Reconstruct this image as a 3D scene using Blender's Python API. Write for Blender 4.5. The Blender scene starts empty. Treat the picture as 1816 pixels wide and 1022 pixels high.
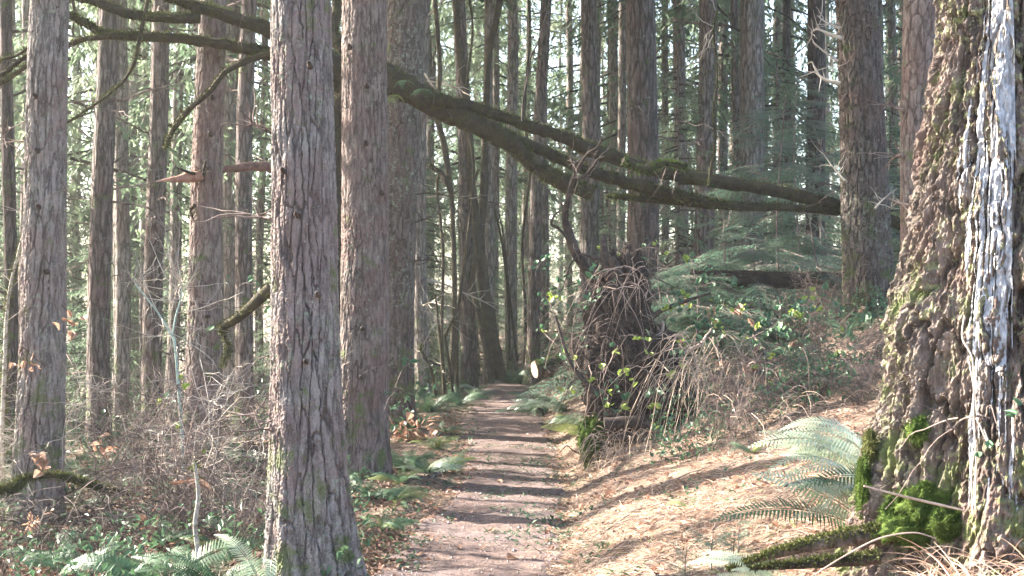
import bpy, math, random
import numpy as np
from mathutils import Vector, Matrix

# ------------------------------------------------------------------ camera, world, sun, exposure
S = bpy.context.scene
C = S.collection
FPX = 2495.0
PITCH = math.radians(0.62)
EYE = 1.5
cd = bpy.data.cameras.new('camera'); cam = bpy.data.objects.new('camera', cd); C.objects.link(cam)
cam.location = (0, 0, EYE); cam.rotation_euler = (math.pi/2 + PITCH, 0, 0)
cd.sensor_width = 36; cd.lens = FPX/1816*36; cd.clip_end = 2000; cd.clip_start = 0.05
cd.dof.use_dof = True; cd.dof.focus_distance = 9.0; cd.dof.aperture_fstop = 8.0
S.camera = cam
SUN_AZ = math.radians(66)      # to the left of the view direction
SUN_EL = math.radians(30)
W = bpy.data.worlds.new('World'); S.world = W; W.use_nodes = True
wn = W.node_tree; bg = wn.nodes['Background']; bg.inputs[1].default_value = 0.10
sky = wn.nodes.new('ShaderNodeTexSky'); sky.sky_type = 'NISHITA'; sky.sun_disc = False
sky.sun_elevation = SUN_EL; sky.sun_rotation = -SUN_AZ; sky.air_density = 1.0; sky.dust_density = 2.5; sky.ozone_density = 1.0
wn.links.new(sky.outputs[0], bg.inputs[0])
ld = bpy.data.lights.new('sun', 'SUN'); ld.energy = 5.0; ld.angle = math.radians(0.53); ld.color = (1.0, 0.93, 0.82)
sun = bpy.data.objects.new('sun', ld); C.objects.link(sun)
sdir = Vector((-math.sin(SUN_AZ)*math.cos(SUN_EL), math.cos(SUN_AZ)*math.cos(SUN_EL), math.sin(SUN_EL)))
sun.rotation_euler = sdir.to_track_quat('Z', 'Y').to_euler(); sun.location = (-20, 10, 20)
vs = S.view_settings; vs.view_transform = 'Standard'; vs.look = 'None'; vs.gamma = 1.0; vs.use_curve_mapping = False
vs.exposure = 3.1
S.cycles.use_denoising = True
S.cycles.max_bounces = 6; S.cycles.diffuse_bounces = 3; S.cycles.transparent_max_bounces = 4; S.cycles.volume_bounces = 0
S.cycles.sample_clamp_indirect = 6.0

HAZE = 0.0009
# ------------------------------------------------------------------ noise
_r = np.random.default_rng(7)
PERM = np.concatenate([_r.permutation(256)]*3).astype(np.int64)
GR = _r.normal(size=(256, 3)); GR /= np.linalg.norm(GR, axis=1)[:, None]
JT = _r.random((256, 2))
def perlin(x, y, z=0.0):
    x, y, z = np.broadcast_arrays(np.asarray(x, float), np.asarray(y, float), np.asarray(z, float))
    xi, yi, zi = np.floor(x).astype(int), np.floor(y).astype(int), np.floor(z).astype(int)
    xf, yf, zf = x-xi, y-yi, z-zi
    u, v, w = [t*t*t*(t*(t*6-15)+10) for t in (xf, yf, zf)]
    out = 0
    for a in (0, 1):
        for b in (0, 1):
            for c in (0, 1):
                h = PERM[(PERM[(PERM[(xi+a) & 255]+yi+b) & 255]+zi+c) & 255]
                g = GR[h]
                d = g[..., 0]*(xf-a)+g[..., 1]*(yf-b)+g[..., 2]*(zf-c)
                out = out + d*(u if a else 1-u)*(v if b else 1-v)*(w if c else 1-w)
    return out
def fbm(x, y, z=0.0, o=3):
    s, a = 0, 1.0
    for k in range(o):
        s = s + a*perlin(np.asarray(x)*2**k+k*17.3, np.asarray(y)*2**k+k*5.1, np.asarray(z)*2**k); a *= .5
    return s
def worley(u, v, nu, seed=0):
    iu, iv = np.floor(u).astype(int), np.floor(v).astype(int)
    F1 = np.full(u.shape, 9.0); F2 = F1.copy()
    for a in (-1, 0, 1):
        for b in (-1, 0, 1):
            cu, cv = iu+a, iv+b
            h = PERM[(PERM[((cu % nu)+seed) & 255]+cv) & 255]
            j = JT[h]
            d = np.hypot(cu+.1+.8*j[..., 0]-u, cv+j[..., 1]-v)
            m = d < F1
            F2 = np.where(m, F1, np.minimum(F2, d)); F1 = np.where(m, d, F1)
    return F1, F2
def sstep(a, b, x):
    t = np.clip((x-a)/(b-a), 0, 1); return t*t*(3-2*t)

# ------------------------------------------------------------------ place helpers
def at(px, py, d):
    xr, yu = (px-908)/FPX, (511-py)/FPX
    dy = math.cos(PITCH)-math.sin(PITCH)*yu; dz = math.sin(PITCH)+math.cos(PITCH)*yu
    k = d/dy
    return Vector((xr*k, d, EYE+dz*k))
def path_c(y):
    return np.interp(y, [0, 7.7, 12, 17, 23, 26, 30, 40, 60], [-.3, -.27, .03, -.1, -.18, -.05, -.4, -3, -9])
def path_w(y):
    return np.interp(y, [0, 7.7, 12, 17, 23, 26, 60], [.62, .56, .47, .6, .5, .42, .42])
def ground(x, y):
    x = np.asarray(x, float); y = np.asarray(y, float)
    w = path_w(y); d = x-path_c(y)
    r = np.maximum(0, d-w); l = np.maximum(0, -d-w)
    s = np.interp(y, [0, 5, 6.5, 9, 14, 20, 40], [.25, .27, .29, .34, .45, .42, .3])
    rise = s*np.where(r < 3, r-.12*(1-np.exp(-r/.25)), 3-.12+.30*(r-3))
    rise = np.where(r > 0, rise, 0) + sstep(0, .35, r)*.05
    rise = np.minimum(rise, 9+.02*r)
    fall = -.085*l - .10*np.maximum(0, l-5)
    fall = np.maximum(fall, -7-.01*l) + .05*sstep(0, .3, l)*np.exp(-l/1.2)
    z = rise+fall - .02*np.maximum(0, y-26)*np.exp(-np.maximum(0, y-60)/40.)
    off = sstep(-.05, .5, np.abs(d)-w)
    z = z + off*(.09*fbm(x/1.3, y/1.3, 3.1, 3)+.03*fbm(x/.25, y/.25, 1.1, 2)) + (1-off)*(.022*fbm(x/.6, y/.6, 8.1, 2)) - .035*(1-off)
    # low hummocks seen beside the trunks
    for (hx, hy, hr, hz) in HUMP:
        z = z + hz*np.exp(-((x-hx)**2+(y-hy)**2)/(hr*hr))
    return z
HUMP = [(-2.55, 13.6, .45, .28), (-.75, 9.9, .28, .07), (-1.1, 11.9, .5, .08), (-4.2, 9.5, .7, .12)]
def gz(x, y): return float(ground(np.array([x]), np.array([y]))[0])

# ------------------------------------------------------------------ mesh helpers
class MB:
    def __init__(s): s.V = []; s.T = []; s.Q = []; s.n = 0; s.A = []; s.TM = []; s.QM = []
    def add(s, V, F, a=0.0, m=0):
        V = np.asarray(V, float).reshape(-1, 3); F = np.asarray(F, int)
        if len(F):
            if F.shape[1] == 3: s.T.append(F+s.n); s.TM.append(np.full(len(F), m))
            else: s.Q.append(F+s.n); s.QM.append(np.full(len(F), m))
        s.V.append(V); s.A.append(np.broadcast_to(np.asarray(a, float), (len(V),)).copy()); s.n += len(V)
        return s
    def mesh(s, name, mats, off=(0, 0, 0), smooth=True):
        me = bpy.data.meshes.new(name)
        V = np.concatenate(s.V)-np.array(off)
        T = np.concatenate(s.T) if s.T else np.zeros((0, 3), int)
        Q = np.concatenate(s.Q) if s.Q else np.zeros((0, 4), int)
        me.vertices.add(len(V)); me.vertices.foreach_set('co', V.astype(np.float32).ravel())
        L = np.concatenate([T.ravel(), Q.ravel()]); me.loops.add(len(L)); me.loops.foreach_set('vertex_index', L.astype(np.int32))
        n = len(T)+len(Q); me.polygons.add(n)
        ls = np.concatenate([np.arange(len(T))*3, len(T)*3+np.arange(len(Q))*4]).astype(np.int32)
        me.polygons.foreach_set('loop_start', ls)
        if not isinstance(mats, (list, tuple)): mats = [mats]
        for m in mats: me.materials.append(m)
        if len(mats) > 1:
            me.polygons.foreach_set('material_index', np.concatenate(s.TM+s.QM).astype(np.int32))
        me.polygons.foreach_set('use_smooth', np.full(n, smooth))
        at_ = me.attributes.new('tone', 'FLOAT', 'POINT'); at_.data.foreach_set('value', np.concatenate(s.A).astype(np.float32))
        me.update(calc_edges=True)
        return me
    def build(s, name, mats, parent=None, smooth=True, off=None):
        if off is None: off = tuple(parent_loc(parent))
        me = s.mesh(name, mats, off, smooth)
        o = bpy.data.objects.new(name, me); C.objects.link(o)
        if parent is not None: o.parent = parent
        return o
def parent_loc(p):
    l = Vector((0, 0, 0))
    while p is not None: l += p.location; p = p.parent
    return l
def link(name, me, parent=None, loc=None, rot=None, sc=None):
    o = bpy.data.objects.new(name, me); C.objects.link(o)
    if parent is not None: o.parent = parent
    if loc is not None: o.location = loc
    if rot is not None: o.rotation_euler = rot
    if sc is not None: o.scale = sc if hasattr(sc, '__len__') else (sc, sc, sc)
    return o
def tag(o, label=None, cat=None, group=None, kind=None):
    if label: o['label'] = label
    if cat: o['category'] = cat
    if group: o['group'] = group
    if kind: o['kind'] = kind
    return o
def thing(name, loc, label, cat, group=None, rot=0):
    o = bpy.data.objects.new(name, None); C.objects.link(o); o.location = loc; o.rotation_euler = (0, 0, rot)
    o.empty_display_size = .1
    return tag(o, label, cat, group)
def copy_tree(o, parent=None):
    c = o.copy(); C.objects.link(c); c.parent = parent
    for ch in list(o.children): copy_tree(ch, c)
    return c
def nrm(a): return a/np.maximum(1e-9, np.linalg.norm(a, axis=-1, keepdims=True))
def tubes(P, R, seg=3, mb=None, a=0.0, m=0):
    """P [n,k,3] polylines, R [n,k] radii"""
    P = np.asarray(P, float); R = np.asarray(R, float); n, k, _ = P.shape
    T = np.gradient(P, axis=1) if k > 2 else np.repeat(P[:, 1:]-P[:, :1], 2, axis=1)
    T = nrm(T); ref = np.where(np.abs(T[..., 2:3]) > .9, np.array([1., 0, 0]), np.array([0, 0, 1.]))
    # a steady reference per tube avoids twists
    m0 = np.abs(T[:, :, 2].mean(1)) > .7
    ref = np.where(m0[:, None, None], np.array([1., 0.02, 0]), np.array([0.02, 0, 1.]))
    ref = np.broadcast_to(ref, T.shape)
    U = nrm(np.cross(T, ref)); Vv = np.cross(T, U)
    an = np.arange(seg)*2*math.pi/seg
    X = P[:, :, None]+R[:, :, None, None]*(U[:, :, None]*np.cos(an)[None, None, :, None]+Vv[:, :, None]*np.sin(an)[None, None, :, None])
    idx = np.arange(n*k*seg).reshape(n, k, seg)
    A = idx[:, :-1]; B = idx[:, 1:]
    F = np.stack([A, np.roll(A, -1, 2), np.roll(B, -1, 2), B], -1).reshape(-1, 4)
    aa = np.repeat(np.broadcast_to(np.asarray(a, float), (n,)), k*seg)
    mb.add(X, F, aa, m)
def leaves(mb, Cn, D, N, Ln, Wd, a=0.0, m=0, fold=0.0):
    """diamond leaves: base at Cn, pointing D, surface normal ~N"""
    D = nrm(D); Sd = nrm(np.cross(D, N)); Nn = np.cross(Sd, D)
    Ln = np.broadcast_to(np.asarray(Ln, float), (len(Cn),))[:, None]; Wd = np.broadcast_to(np.asarray(Wd, float), (len(Cn),))[:, None]
    mid = Cn+D*Ln*.45+Nn*fold*Wd
    V = np.stack([Cn, mid+Sd*Wd*.5, Cn+D*Ln, mid-Sd*Wd*.5], 1)
    n = len(Cn); F = np.arange(n*4).reshape(n, 4)
    mb.add(V, F, np.repeat(np.broadcast_to(np.asarray(a, float), (n,)), 4), m)
def smooth_path(pts, sub=6, rad=None):
    P = np.array([tuple(p) for p in pts], float); n = len(P)
    if rad is None: rad = np.ones(n)
    Q = np.concatenate([P, np.array(rad, float)[:, None]], 1)
    Q = np.vstack([2*Q[0]-Q[1], Q, 2*Q[-1]-Q[-2]])
    out = []
    for i in range(1, n):
        for t in np.arange(sub)/sub:
            p0, p1, p2, p3 = Q[i-1:i+3]
            out.append(.5*((2*p1)+(-p0+p2)*t+(2*p0-5*p1+4*p2-p3)*t*t+(-p0+3*p1-3*p2+p3)*t**3))
    out.append(Q[n]); out = np.array(out)
    return out[:, :3], np.maximum(out[:, 3], 1e-4)
def wood_tube(pts, rad, seg=14, sub=8, bump=.12, freq=9, mb=None, cap=True, seed=0.0, a=0.0, m=0, knots=.0):
    """an organic round branch: one closed, slightly lumpy tube"""
    P, R = smooth_path(pts, sub, rad)
    T = nrm(np.gradient(P, axis=0)); U = np.zeros_like(T)
    u = np.cross(T[0], [0.13, .2, 1.]); u /= np.linalg.norm(u)
    for i in range(len(T)):
        u = u-T[i]*np.dot(u, T[i]); u /= np.linalg.norm(u); U[i] = u
    Vv = np.cross(T, U); an = np.arange(seg)*2*math.pi/seg
    dirs = U[:, None]*np.cos(an)[None, :, None]+Vv[:, None]*np.sin(an)[None, :, None]
    X0 = P[:, None]+R[:, None, None]*dirs
    k = freq
    nz = fbm(X0[..., 0]*k+seed, X0[..., 1]*k, X0[..., 2]*k, 3)
    X = P[:, None]+dirs*(R[:, None, None]*(1+bump*2*nz[..., None]))
    n, s = X.shape[:2]; idx = np.arange(n*s).reshape(n, s)
    F = np.stack([idx[:-1], np.roll(idx[:-1], -1, 1), np.roll(idx[1:], -1, 1), idx[1:]], -1).reshape(-1, 4)
    mb.add(X.reshape(-1, 3), F, a, m)
    if cap:
        for e, ring in ((0, idx[0]), (n-1, idx[-1])):
            b = mb.n; Vc = np.vstack([X[e], P[e][None]+T[e]*R[e]*(.15 if e else -.15)])
            Fc = np.array([[i, (i+1) % s, s] for i in range(s)])
            if e == 0: Fc = Fc[:, ::-1]
            mb.add(Vc, Fc, a, m)
    return P, R, U, Vv

# ------------------------------------------------------------------ materials
def newmat(name):
    m = bpy.data.materials.new(name); m.use_nodes = True; nt = m.node_tree
    return m, nt, nt.nodes['Principled BSDF']
def N_(nt, t, **kw):
    n = nt.nodes.new(t)
    for k, v in kw.items(): setattr(n, k, v)
    return n
def noise(nt, vec, scale, detail=4, rough=.6):
    n = N_(nt, 'ShaderNodeTexNoise'); n.inputs['Scale'].default_value = scale; n.inputs['Detail'].default_value = detail
    n.inputs['Roughness'].default_value = rough; nt.links.new(vec, n.inputs['Vector']); return n.outputs['Fac']
def ramp(nt, fac, a, b):
    n = N_(nt, 'ShaderNodeMapRange'); n.interpolation_type = 'SMOOTHSTEP'
    n.inputs['From Min'].default_value = a; n.inputs['From Max'].default_value = b; nt.links.new(fac, n.inputs['Value']); return n.outputs['Result']
def mixc(nt, fac, a, b):
    n = N_(nt, 'ShaderNodeMix', data_type='RGBA')
    for k, v in ((6, a), (7, b)):
        if isinstance(v, tuple): n.inputs[k].default_value = (*v, 1)
        else: nt.links.new(v, n.inputs[k])
    if isinstance(fac, float): n.inputs[0].default_value = fac
    else: nt.links.new(fac, n.inputs[0])
    return n.outputs[2]
def mulf(nt, a, b, op='MULTIPLY'):
    n = N_(nt, 'ShaderNodeMath', operation=op)
    for k, v in ((0, a), (1, b)):
        if isinstance(v, (float, int)): n.inputs[k].default_value = v
        else: nt.links.new(v, n.inputs[k])
    return n.outputs[0]
def coords(nt, kind='Object', sc=None):
    c = N_(nt, 'ShaderNodeTexCoord').outputs[kind]
    if sc:
        mp = N_(nt, 'ShaderNodeMapping'); mp.inputs['Scale'].default_value = sc; nt.links.new(c, mp.inputs['Vector']); c = mp.outputs[0]
    return c
def geopos(nt, sc=None):
    c = N_(nt, 'ShaderNodeNewGeometry').outputs['Position']
    if sc:
        mp = N_(nt, 'ShaderNodeMapping'); mp.inputs['Scale'].default_value = sc; nt.links.new(c, mp.inputs['Vector']); c = mp.outputs[0]
    return c
def bump(nt, h, strength, dist, prev=None):
    b = N_(nt, 'ShaderNodeBump'); b.inputs['Strength'].default_value = strength; b.inputs['Distance'].default_value = dist
    nt.links.new(h, b.inputs['Height'])
    if prev is not None: nt.links.new(prev, b.inputs['Normal'])
    return b.outputs['Normal']
def tone(nt):
    n = N_(nt, 'ShaderNodeAttribute'); n.attribute_name = 'tone'; return n.outputs['Fac']

def mat_bark(name, base, deep, lich, lich_amt=.5, moss=None, moss_amt=.5, mid=False, scale=1.0, plates=14, depth=.02, wear=None):
    """tone attribute: 1 in the inner bark of the fissures (near trunks); mid: relief by bump"""
    m, nt, b = newmat(name); pos = geopos(nt)
    st = geopos(nt, (1, 1, .22)); st2 = geopos(nt, (1, 1, .12))
    n1 = noise(nt, st, 28*scale, 6, .7); n2 = noise(nt, st2, 75*scale, 5, .75); n3 = noise(nt, pos, 2.2, 3, .6)
    light = tuple(min(1, c*1.75) for c in base); dark = tuple(c*.50 for c in base)
    col = mixc(nt, ramp(nt, n1, .34, .66), dark, light)
    col = mixc(nt, mulf(nt, ramp(nt, n2, .52, .64), .55), col, tuple(min(1, c*2.1) for c in base))
    col = mixc(nt, mulf(nt, ramp(nt, n3, .45, .62), .5), col, (base[0]*1.15, base[1]*.86, base[2]*.83))
    if mid:
        wv = N_(nt, 'ShaderNodeTexVoronoi', feature='DISTANCE_TO_EDGE'); wv.inputs['Scale'].default_value = plates
        wp = geopos(nt, (1, 1, .17)); nn = N_(nt, 'ShaderNodeTexNoise'); nn.inputs['Scale'].default_value = 9; nn.inputs['Detail'].default_value = 3
        nt.links.new(wp, nn.inputs['Vector'])
        ad = N_(nt, 'ShaderNodeMix', data_type='VECTOR'); ad.inputs[0].default_value = .10
        nt.links.new(wp, ad.inputs[4]); nt.links.new(nn.outputs['Color'], ad.inputs[5]); nt.links.new(ad.outputs[1], wv.inputs['Vector'])
        fis = ramp(nt, wv.outputs['Distance'], .0, .16)
        inv = mulf(nt, 1.0, fis, 'SUBTRACT')
        col = mixc(nt, mulf(nt, inv, .75), col, deep)
        h = mulf(nt, fis, n1, 'ADD')
        nor = bump(nt, h, 1.0, depth)
        nor = bump(nt, n2, .7, depth*.5, nor)
    else:
        col = mixc(nt, mulf(nt, tone(nt), .8), col, deep)
        nor = bump(nt, n1, .9, .008); nor = bump(nt, n2, .9, .006, nor)
    n4 = noise(nt, pos, 22, 5, .75); n5 = noise(nt, pos, 1.7, 2, .5)
    lm = mulf(nt, ramp(nt, n4, .60-.10*lich_amt, .72-.10*lich_amt), ramp(nt, n5, .42, .6))
    col = mixc(nt, mulf(nt, lm, .75), col, lich)
    n4b = noise(nt, pos, 60, 3, .6); col = mixc(nt, mulf(nt, ramp(nt, n4b, .66, .72), .6*lich_amt), col, (.62, .60, .54))
    if moss is not None:
        # moss skirt near the ground; moss grows there, its patches are broken by noise
        sep = N_(nt, 'ShaderNodeSeparateXYZ'); nt.links.new(coords(nt, 'Object'), sep.inputs[0])
        hz = mulf(nt, sep.outputs['Z'], 1.0, 'MULTIPLY')
        low = N_(nt, 'ShaderNodeMapRange'); low.inputs['From Min'].default_value = 1.3; low.inputs['From Max'].default_value = .1
        nt.links.new(hz, low.inputs['Value'])
        n6 = noise(nt, pos, 5, 5, .7)
        th = mulf(nt, n6, mulf(nt, low.outputs[0], .22*moss_amt, 'MULTIPLY'), 'ADD')
        col = mixc(nt, mulf(nt, ramp(nt, th, .56, .70), .85), col, moss)
    oi = N_(nt, 'ShaderNodeObjectInfo').outputs['Random']
    hs = N_(nt, 'ShaderNodeHueSaturation'); nt.links.new(col, hs.inputs['Color'])
    vv = N_(nt, 'ShaderNodeMapRange'); vv.inputs['To Min'].default_value = .85; vv.inputs['To Max'].default_value = 1.15
    nt.links.new(oi, vv.inputs['Value']); nt.links.new(vv.outputs[0], hs.inputs['Value'])
    nt.links.new(hs.outputs[0], b.inputs['Base Color']); b.inputs['Roughness'].default_value = .92
    b.inputs['Specular IOR Level'].default_value = .25; nt.links.new(nor, b.inputs['Normal'])
    return m
def mat_leaf(name, col, col2, trans=.35, rough=.5, var=.25, clump=1.5, spec=.4, tcol=None, usetone=None):
    m, nt, b = newmat(name); pos = geopos(nt)
    c = mixc(nt, ramp(nt, noise(nt, pos, clump, 3, .6), .35, .65), col, col2)
    if usetone is not None: c = mixc(nt, tone(nt), c, usetone)
    oi = N_(nt, 'ShaderNodeObjectInfo').outputs['Random']
    hs = N_(nt, 'ShaderNodeHueSaturation'); nt.links.new(c, hs.inputs['Color'])
    vv = N_(nt, 'ShaderNodeMapRange'); vv.inputs['To Min'].default_value = 1-var; vv.inputs['To Max'].default_value = 1+var
    nt.links.new(oi, vv.inputs['Value']); nt.links.new(vv.outputs[0], hs.inputs['Value']); c = hs.outputs[0]
    nt.links.new(c, b.inputs['Base Color']); b.inputs['Roughness'].default_value = rough; b.inputs['Specular IOR Level'].default_value = spec
    tr = N_(nt, 'ShaderNodeBsdfTranslucent')
    if tcol: tr.inputs[0].default_value = (*tcol, 1)
    else: nt.links.new(c, tr.inputs[0])
    mx = N_(nt, 'ShaderNodeMixShader'); mx.inputs[0].default_value = trans
    nt.links.new(b.outputs[0], mx.inputs[1]); nt.links.new(tr.outputs[0], mx.inputs[2])
    nt.links.new(mx.outputs[0], nt.nodes['Material Output'].inputs[0])
    return m
def mat_plain(name, col, col2, scale=20, rough=.9, bumpd=.004, stretch=None, tonecol=None, spec=.25):
    m, nt, b = newmat(name); pos = geopos(nt, stretch)
    n = noise(nt, pos, scale, 5, .7)
    c = mixc(nt, ramp(nt, n, .35, .65), col, col2)
    if tonecol is not None: c = mixc(nt, tone(nt), c, tonecol)
    nt.links.new(c, b.inputs['Base Color']); b.inputs['Roughness'].default_value = rough; b.inputs['Specular IOR Level'].default_value = spec
    nt.links.new(bump(nt, n, .8, bumpd), b.inputs['Normal']); return m

GREY = (.150, .128, .122); PURP = (.140, .108, .104)
M = {}
M['bark_near'] = mat_bark('bark_near', (.160, .140, .130), (.062, .046, .040), (.25, .29, .21), .6, (.10, .12, .045), .30)
M['bark_red'] = mat_bark('bark_red', (.130, .103, .092), (.050, .033, .028), (.26, .30, .23), .35, (.09, .115, .04), .35)
M['bark_deep'] = mat_bark('bark_deep', (.085, .068, .060), (.035, .025, .022), (.24, .27, .2), .75, (.08, .10, .035), .5)
M['bark_old'] = mat_bark('bark_old', (.115, .090, .076), (.035, .025, .020), (.30, .31, .15), .85, (.085, .105, .035), .42)
M['bark_mid'] = mat_bark('bark_mid', (.130, .107, .098), (.048, .036, .031), (.27, .30, .24), .4, (.09, .115, .04), .6, mid=True, plates=15, depth=.03)
M['bark_dark'] = mat_bark('bark_dark', (.082, .065, .059), (.035, .026, .023), (.22, .25, .2), .35, (.07, .10, .03), .7, mid=True, plates=13, depth=.03)
M['bark_pale'] = mat_bark('bark_pale', (.19, .168, .150), (.075, .06, .052), (.30, .33, .25), .4, (.10, .13, .05), .4, mid=True, plates=17, depth=.025)
M['moss'] = mat_leaf('moss', (.040, .048, .016), (.095, .10, .034), .15, .9, .12, 9, .1)
M['moss_bright'] = mat_leaf('moss_bright', (.035, .062, .012), (.085, .12, .028), .25, .9, .1, 12, .1)
M['moss_dark'] = mat_plain('moss_dark', (.034, .025, .020), (.058, .047, .026), 10, .95, .012)
M['resin'] = mat_plain('resin', (.24, .235, .24), (.44, .435, .45), 60, .95, .008, (1, 1, .25))
M['twig'] = mat_plain('twig', (.085, .060, .052), (.22, .168, .148), 6, .85, .001)
M['twig_pale'] = mat_plain('twig_pale', (.28, .235, .20), (.46, .41, .35), 5, .8, .001)
M['twig_dark'] = mat_plain('twig_dark', (.03, .022, .018), (.08, .058, .05), 8, .85, .001)
M['stem_grey'] = mat_plain('stem_grey', (.20, .17, .15), (.42, .40, .36), 18, .85, .003)
M['stem_blue'] = mat_plain('stem_blue', (.22, .28, .24), (.38, .46, .40), 18, .85, .003)
M['straw'] = mat_leaf('straw', (.42, .315, .245), (.60, .475, .375), .25, .7, .15, 6, .2, usetone=(.34, .20, .14))
M['needle_litter'] = mat_leaf('needle_litter', (.26, .175, .13), (.46, .36, .27), .1, .8, .1, 3, .2, usetone=(.13, .09, .07))
M['dead_leaf'] = mat_leaf('dead_leaf', (.26, .135, .09), (.42, .27, .19), .3, .7, .2, 5, .3, usetone=(.14, .08, .06))
M['fir_far'] = mat_leaf('fir_far', (.10, .155, .095), (.19, .235, .15), .55, .6, .22, .5)
M['fir_near'] = mat_leaf('fir_near', (.075, .175, .120), (.13, .24, .17), .4, .45, .15, 2.0, usetone=(.12, .15, .07))
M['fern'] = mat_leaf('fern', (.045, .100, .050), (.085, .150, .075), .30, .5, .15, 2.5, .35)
M['fern_pale_sun'] = mat_leaf('fern_pale_sun', (.30, .38, .26), (.42, .48, .35), .30, .30, .1, 2.5, .9)  # sunlit whiteness put into the colour, paler than real fronds
M['fern_yellow'] = mat_leaf('fern_yellow', (.16, .22, .06), (.24, .28, .09), .35, .5, .15, 2.5, .4)
M['bark_leaf'] = mat_leaf('bark_leaf', (.10, .06, .045), (.19, .12, .09), .15, .8, .2, 5, .2)
M['bramble'] = mat_leaf('bramble', (.052, .125, .058), (.09, .165, .085), .3, .40, .25, 3, .5)
M['bramble_yellow'] = mat_leaf('bramble_yellow', (.24, .34, .05), (.30, .38, .08), .45, .4, .15, 3, .5)
M['soil_dark'] = mat_plain('soil_dark', (.020, .014, .012), (.055, .037, .030), 9, .95, .03)
M['root'] = mat_plain('root', (.032, .023, .020), (.090, .066, .056), 22, .85, .006)
M['root_pale'] = mat_plain('root_pale', (.30, .21, .17), (.46, .35, .29), 10, .85, .002)
M['sawn'] = mat_plain('sawn', (.26, .17, .11), (.46, .32, .21), 14, .8, .002)
M['bark_log'] = mat_bark('bark_log', (.12, .095, .08), (.05, .036, .03), (.28, .30, .22), .6, None, 0, mid=True, plates=16, depth=.02)
M['redwood'] = mat_plain('redwood', (.24, .12, .085), (.38, .22, .16), 12, .8, .004, (1, 1, 1))
M['bough_red'] = mat_plain('bough_red', (.11, .06, .05), (.20, .12, .10), 14, .85, .006)

def mat_ground():
    m, nt, b = newmat('forest_floor'); pos = geopos(nt)
    n1 = noise(nt, pos, 1.1, 4, .6); n2 = noise(nt, pos, 14, 6, .75); n3 = noise(nt, pos, 55, 4, .7)
    col = mixc(nt, ramp(nt, n2, .35, .65), (.050, .034, .027), (.19, .135, .10))
    col = mixc(nt, ramp(nt, n1, .5, .62), col, mixc(nt, ramp(nt, n3, .4, .6), (.27, .20, .145), (.14, .10, .075)))
    n4 = noise(nt, pos, 2.3, 4, .65); col = mixc(nt, mulf(nt, ramp(nt, n4, .56, .66), .6), col, (.085, .105, .045))
    nt.links.new(col, b.inputs['Base Color']); b.inputs['Roughness'].default_value = .95; b.inputs['Specular IOR Level'].default_value = .2
    nor = bump(nt, n2, .8, .03); nor = bump(nt, n3, .8, .012, nor); nt.links.new(nor, b.inputs['Normal']); return m
def mat_path():
    m, nt, b = newmat('trail_soil'); pos = geopos(nt)
    n1 = noise(nt, pos, 1.7, 5, .7); n2 = noise(nt, pos, 30, 6, .75); n3 = noise(nt, pos, 130, 3, .7)
    col = mixc(nt, ramp(nt, n2, .36, .64), (.062, .042, .037), (.160, .110, .094))
    col = mixc(nt, mulf(nt, ramp(nt, n1, .46, .62), .6), col, (.125, .095, .095))
    vo = N_(nt, 'ShaderNodeTexVoronoi'); vo.inputs['Scale'].default_value = 65; nt.links.new(pos, vo.inputs['Vector'])
    col = mixc(nt, mulf(nt, ramp(nt, n3, .58, .66), .6), col, (.24, .175, .15))
    n5 = noise(nt, geopos(nt, (1, 2.5, 1)), 3.0, 4, .6); col = mixc(nt, mulf(nt, ramp(nt, n5, .58, .66), .4), col, (.25, .175, .13))
    nt.links.new(col, b.inputs['Base Color']); b.inputs['Roughness'].default_value = .93; b.inputs['Specular IOR Level'].default_value = .2
    nor = bump(nt, vo.outputs['Distance'], .6, .006); nor = bump(nt, n2, .7, .012, nor); nt.links.new(nor, b.inputs['Normal']); return m
M['ground'] = mat_ground(); M['path'] = mat_path()

# ------------------------------------------------------------------ ground, path
def axis(lo, hi, fine_lo, fine_hi, step, grow):
    a = list(np.arange(fine_lo, fine_hi, step)); s = step; v = fine_hi
    up = []
    while v < hi: up.append(v); s *= grow; v += s
    up.append(hi); s = step; v = fine_lo; dn = []
    while v > lo: s *= grow; v -= s; dn.append(max(v, lo))
    return np.array(dn[::-1]+a+up)
xs = axis(-900, 900, -2.6, 3.0, .035, 1.035)
ys = axis(-60, 1200, 5.0, 10, .035, 1.022)
X, Y = np.meshgrid(xs, ys); Z = ground(X, Y)
idx = np.arange(X.size).reshape(X.shape)
F = np.stack([idx[:-1, :-1], idx[:-1, 1:], idx[1:, 1:], idx[1:, :-1]], -1).reshape(-1, 4)
mb = MB().add(np.stack([X, Y, Z], -1), F)
tag(mb.build('ground', M['ground']), kind='structure')
# path sheet
v = np.linspace(-1, 1, 60); yy = [2.0]
while yy[-1] < 34: yy.append(yy[-1]+.004*yy[-1])
yy = np.array(yy); Vg, Yg = np.meshgrid(v, yy)
wob = 1+.30*perlin(Yg/.7, np.sign(Vg)*3.3, 2.2)+.20*perlin(Yg/.2, np.sign(Vg)*7.3, 5.2)
Xg = path_c(Yg)+Vg*path_w(Yg)*wob
edge = sstep(1.0, .8, np.abs(Vg))
Zg = ground(Xg, Yg)+.012*edge-.02*(1-edge)+.006*perlin(Xg/.05, Yg/.05, 4)*edge+.018*perlin(Xg/.16, Yg/.16, 7)*edge+.012*perlin(Xg/.3, Yg/.09, 17)*edge
idx = np.arange(Xg.size).reshape(Xg.shape)
F = np.stack([idx[:-1, :-1], idx[:-1, 1:], idx[1:, 1:], idx[1:, :-1]], -1).reshape(-1, 4)
tag(MB().add(np.stack([Xg, Yg, Zg], -1), F).build('path', M['path']), kind='structure')

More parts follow.
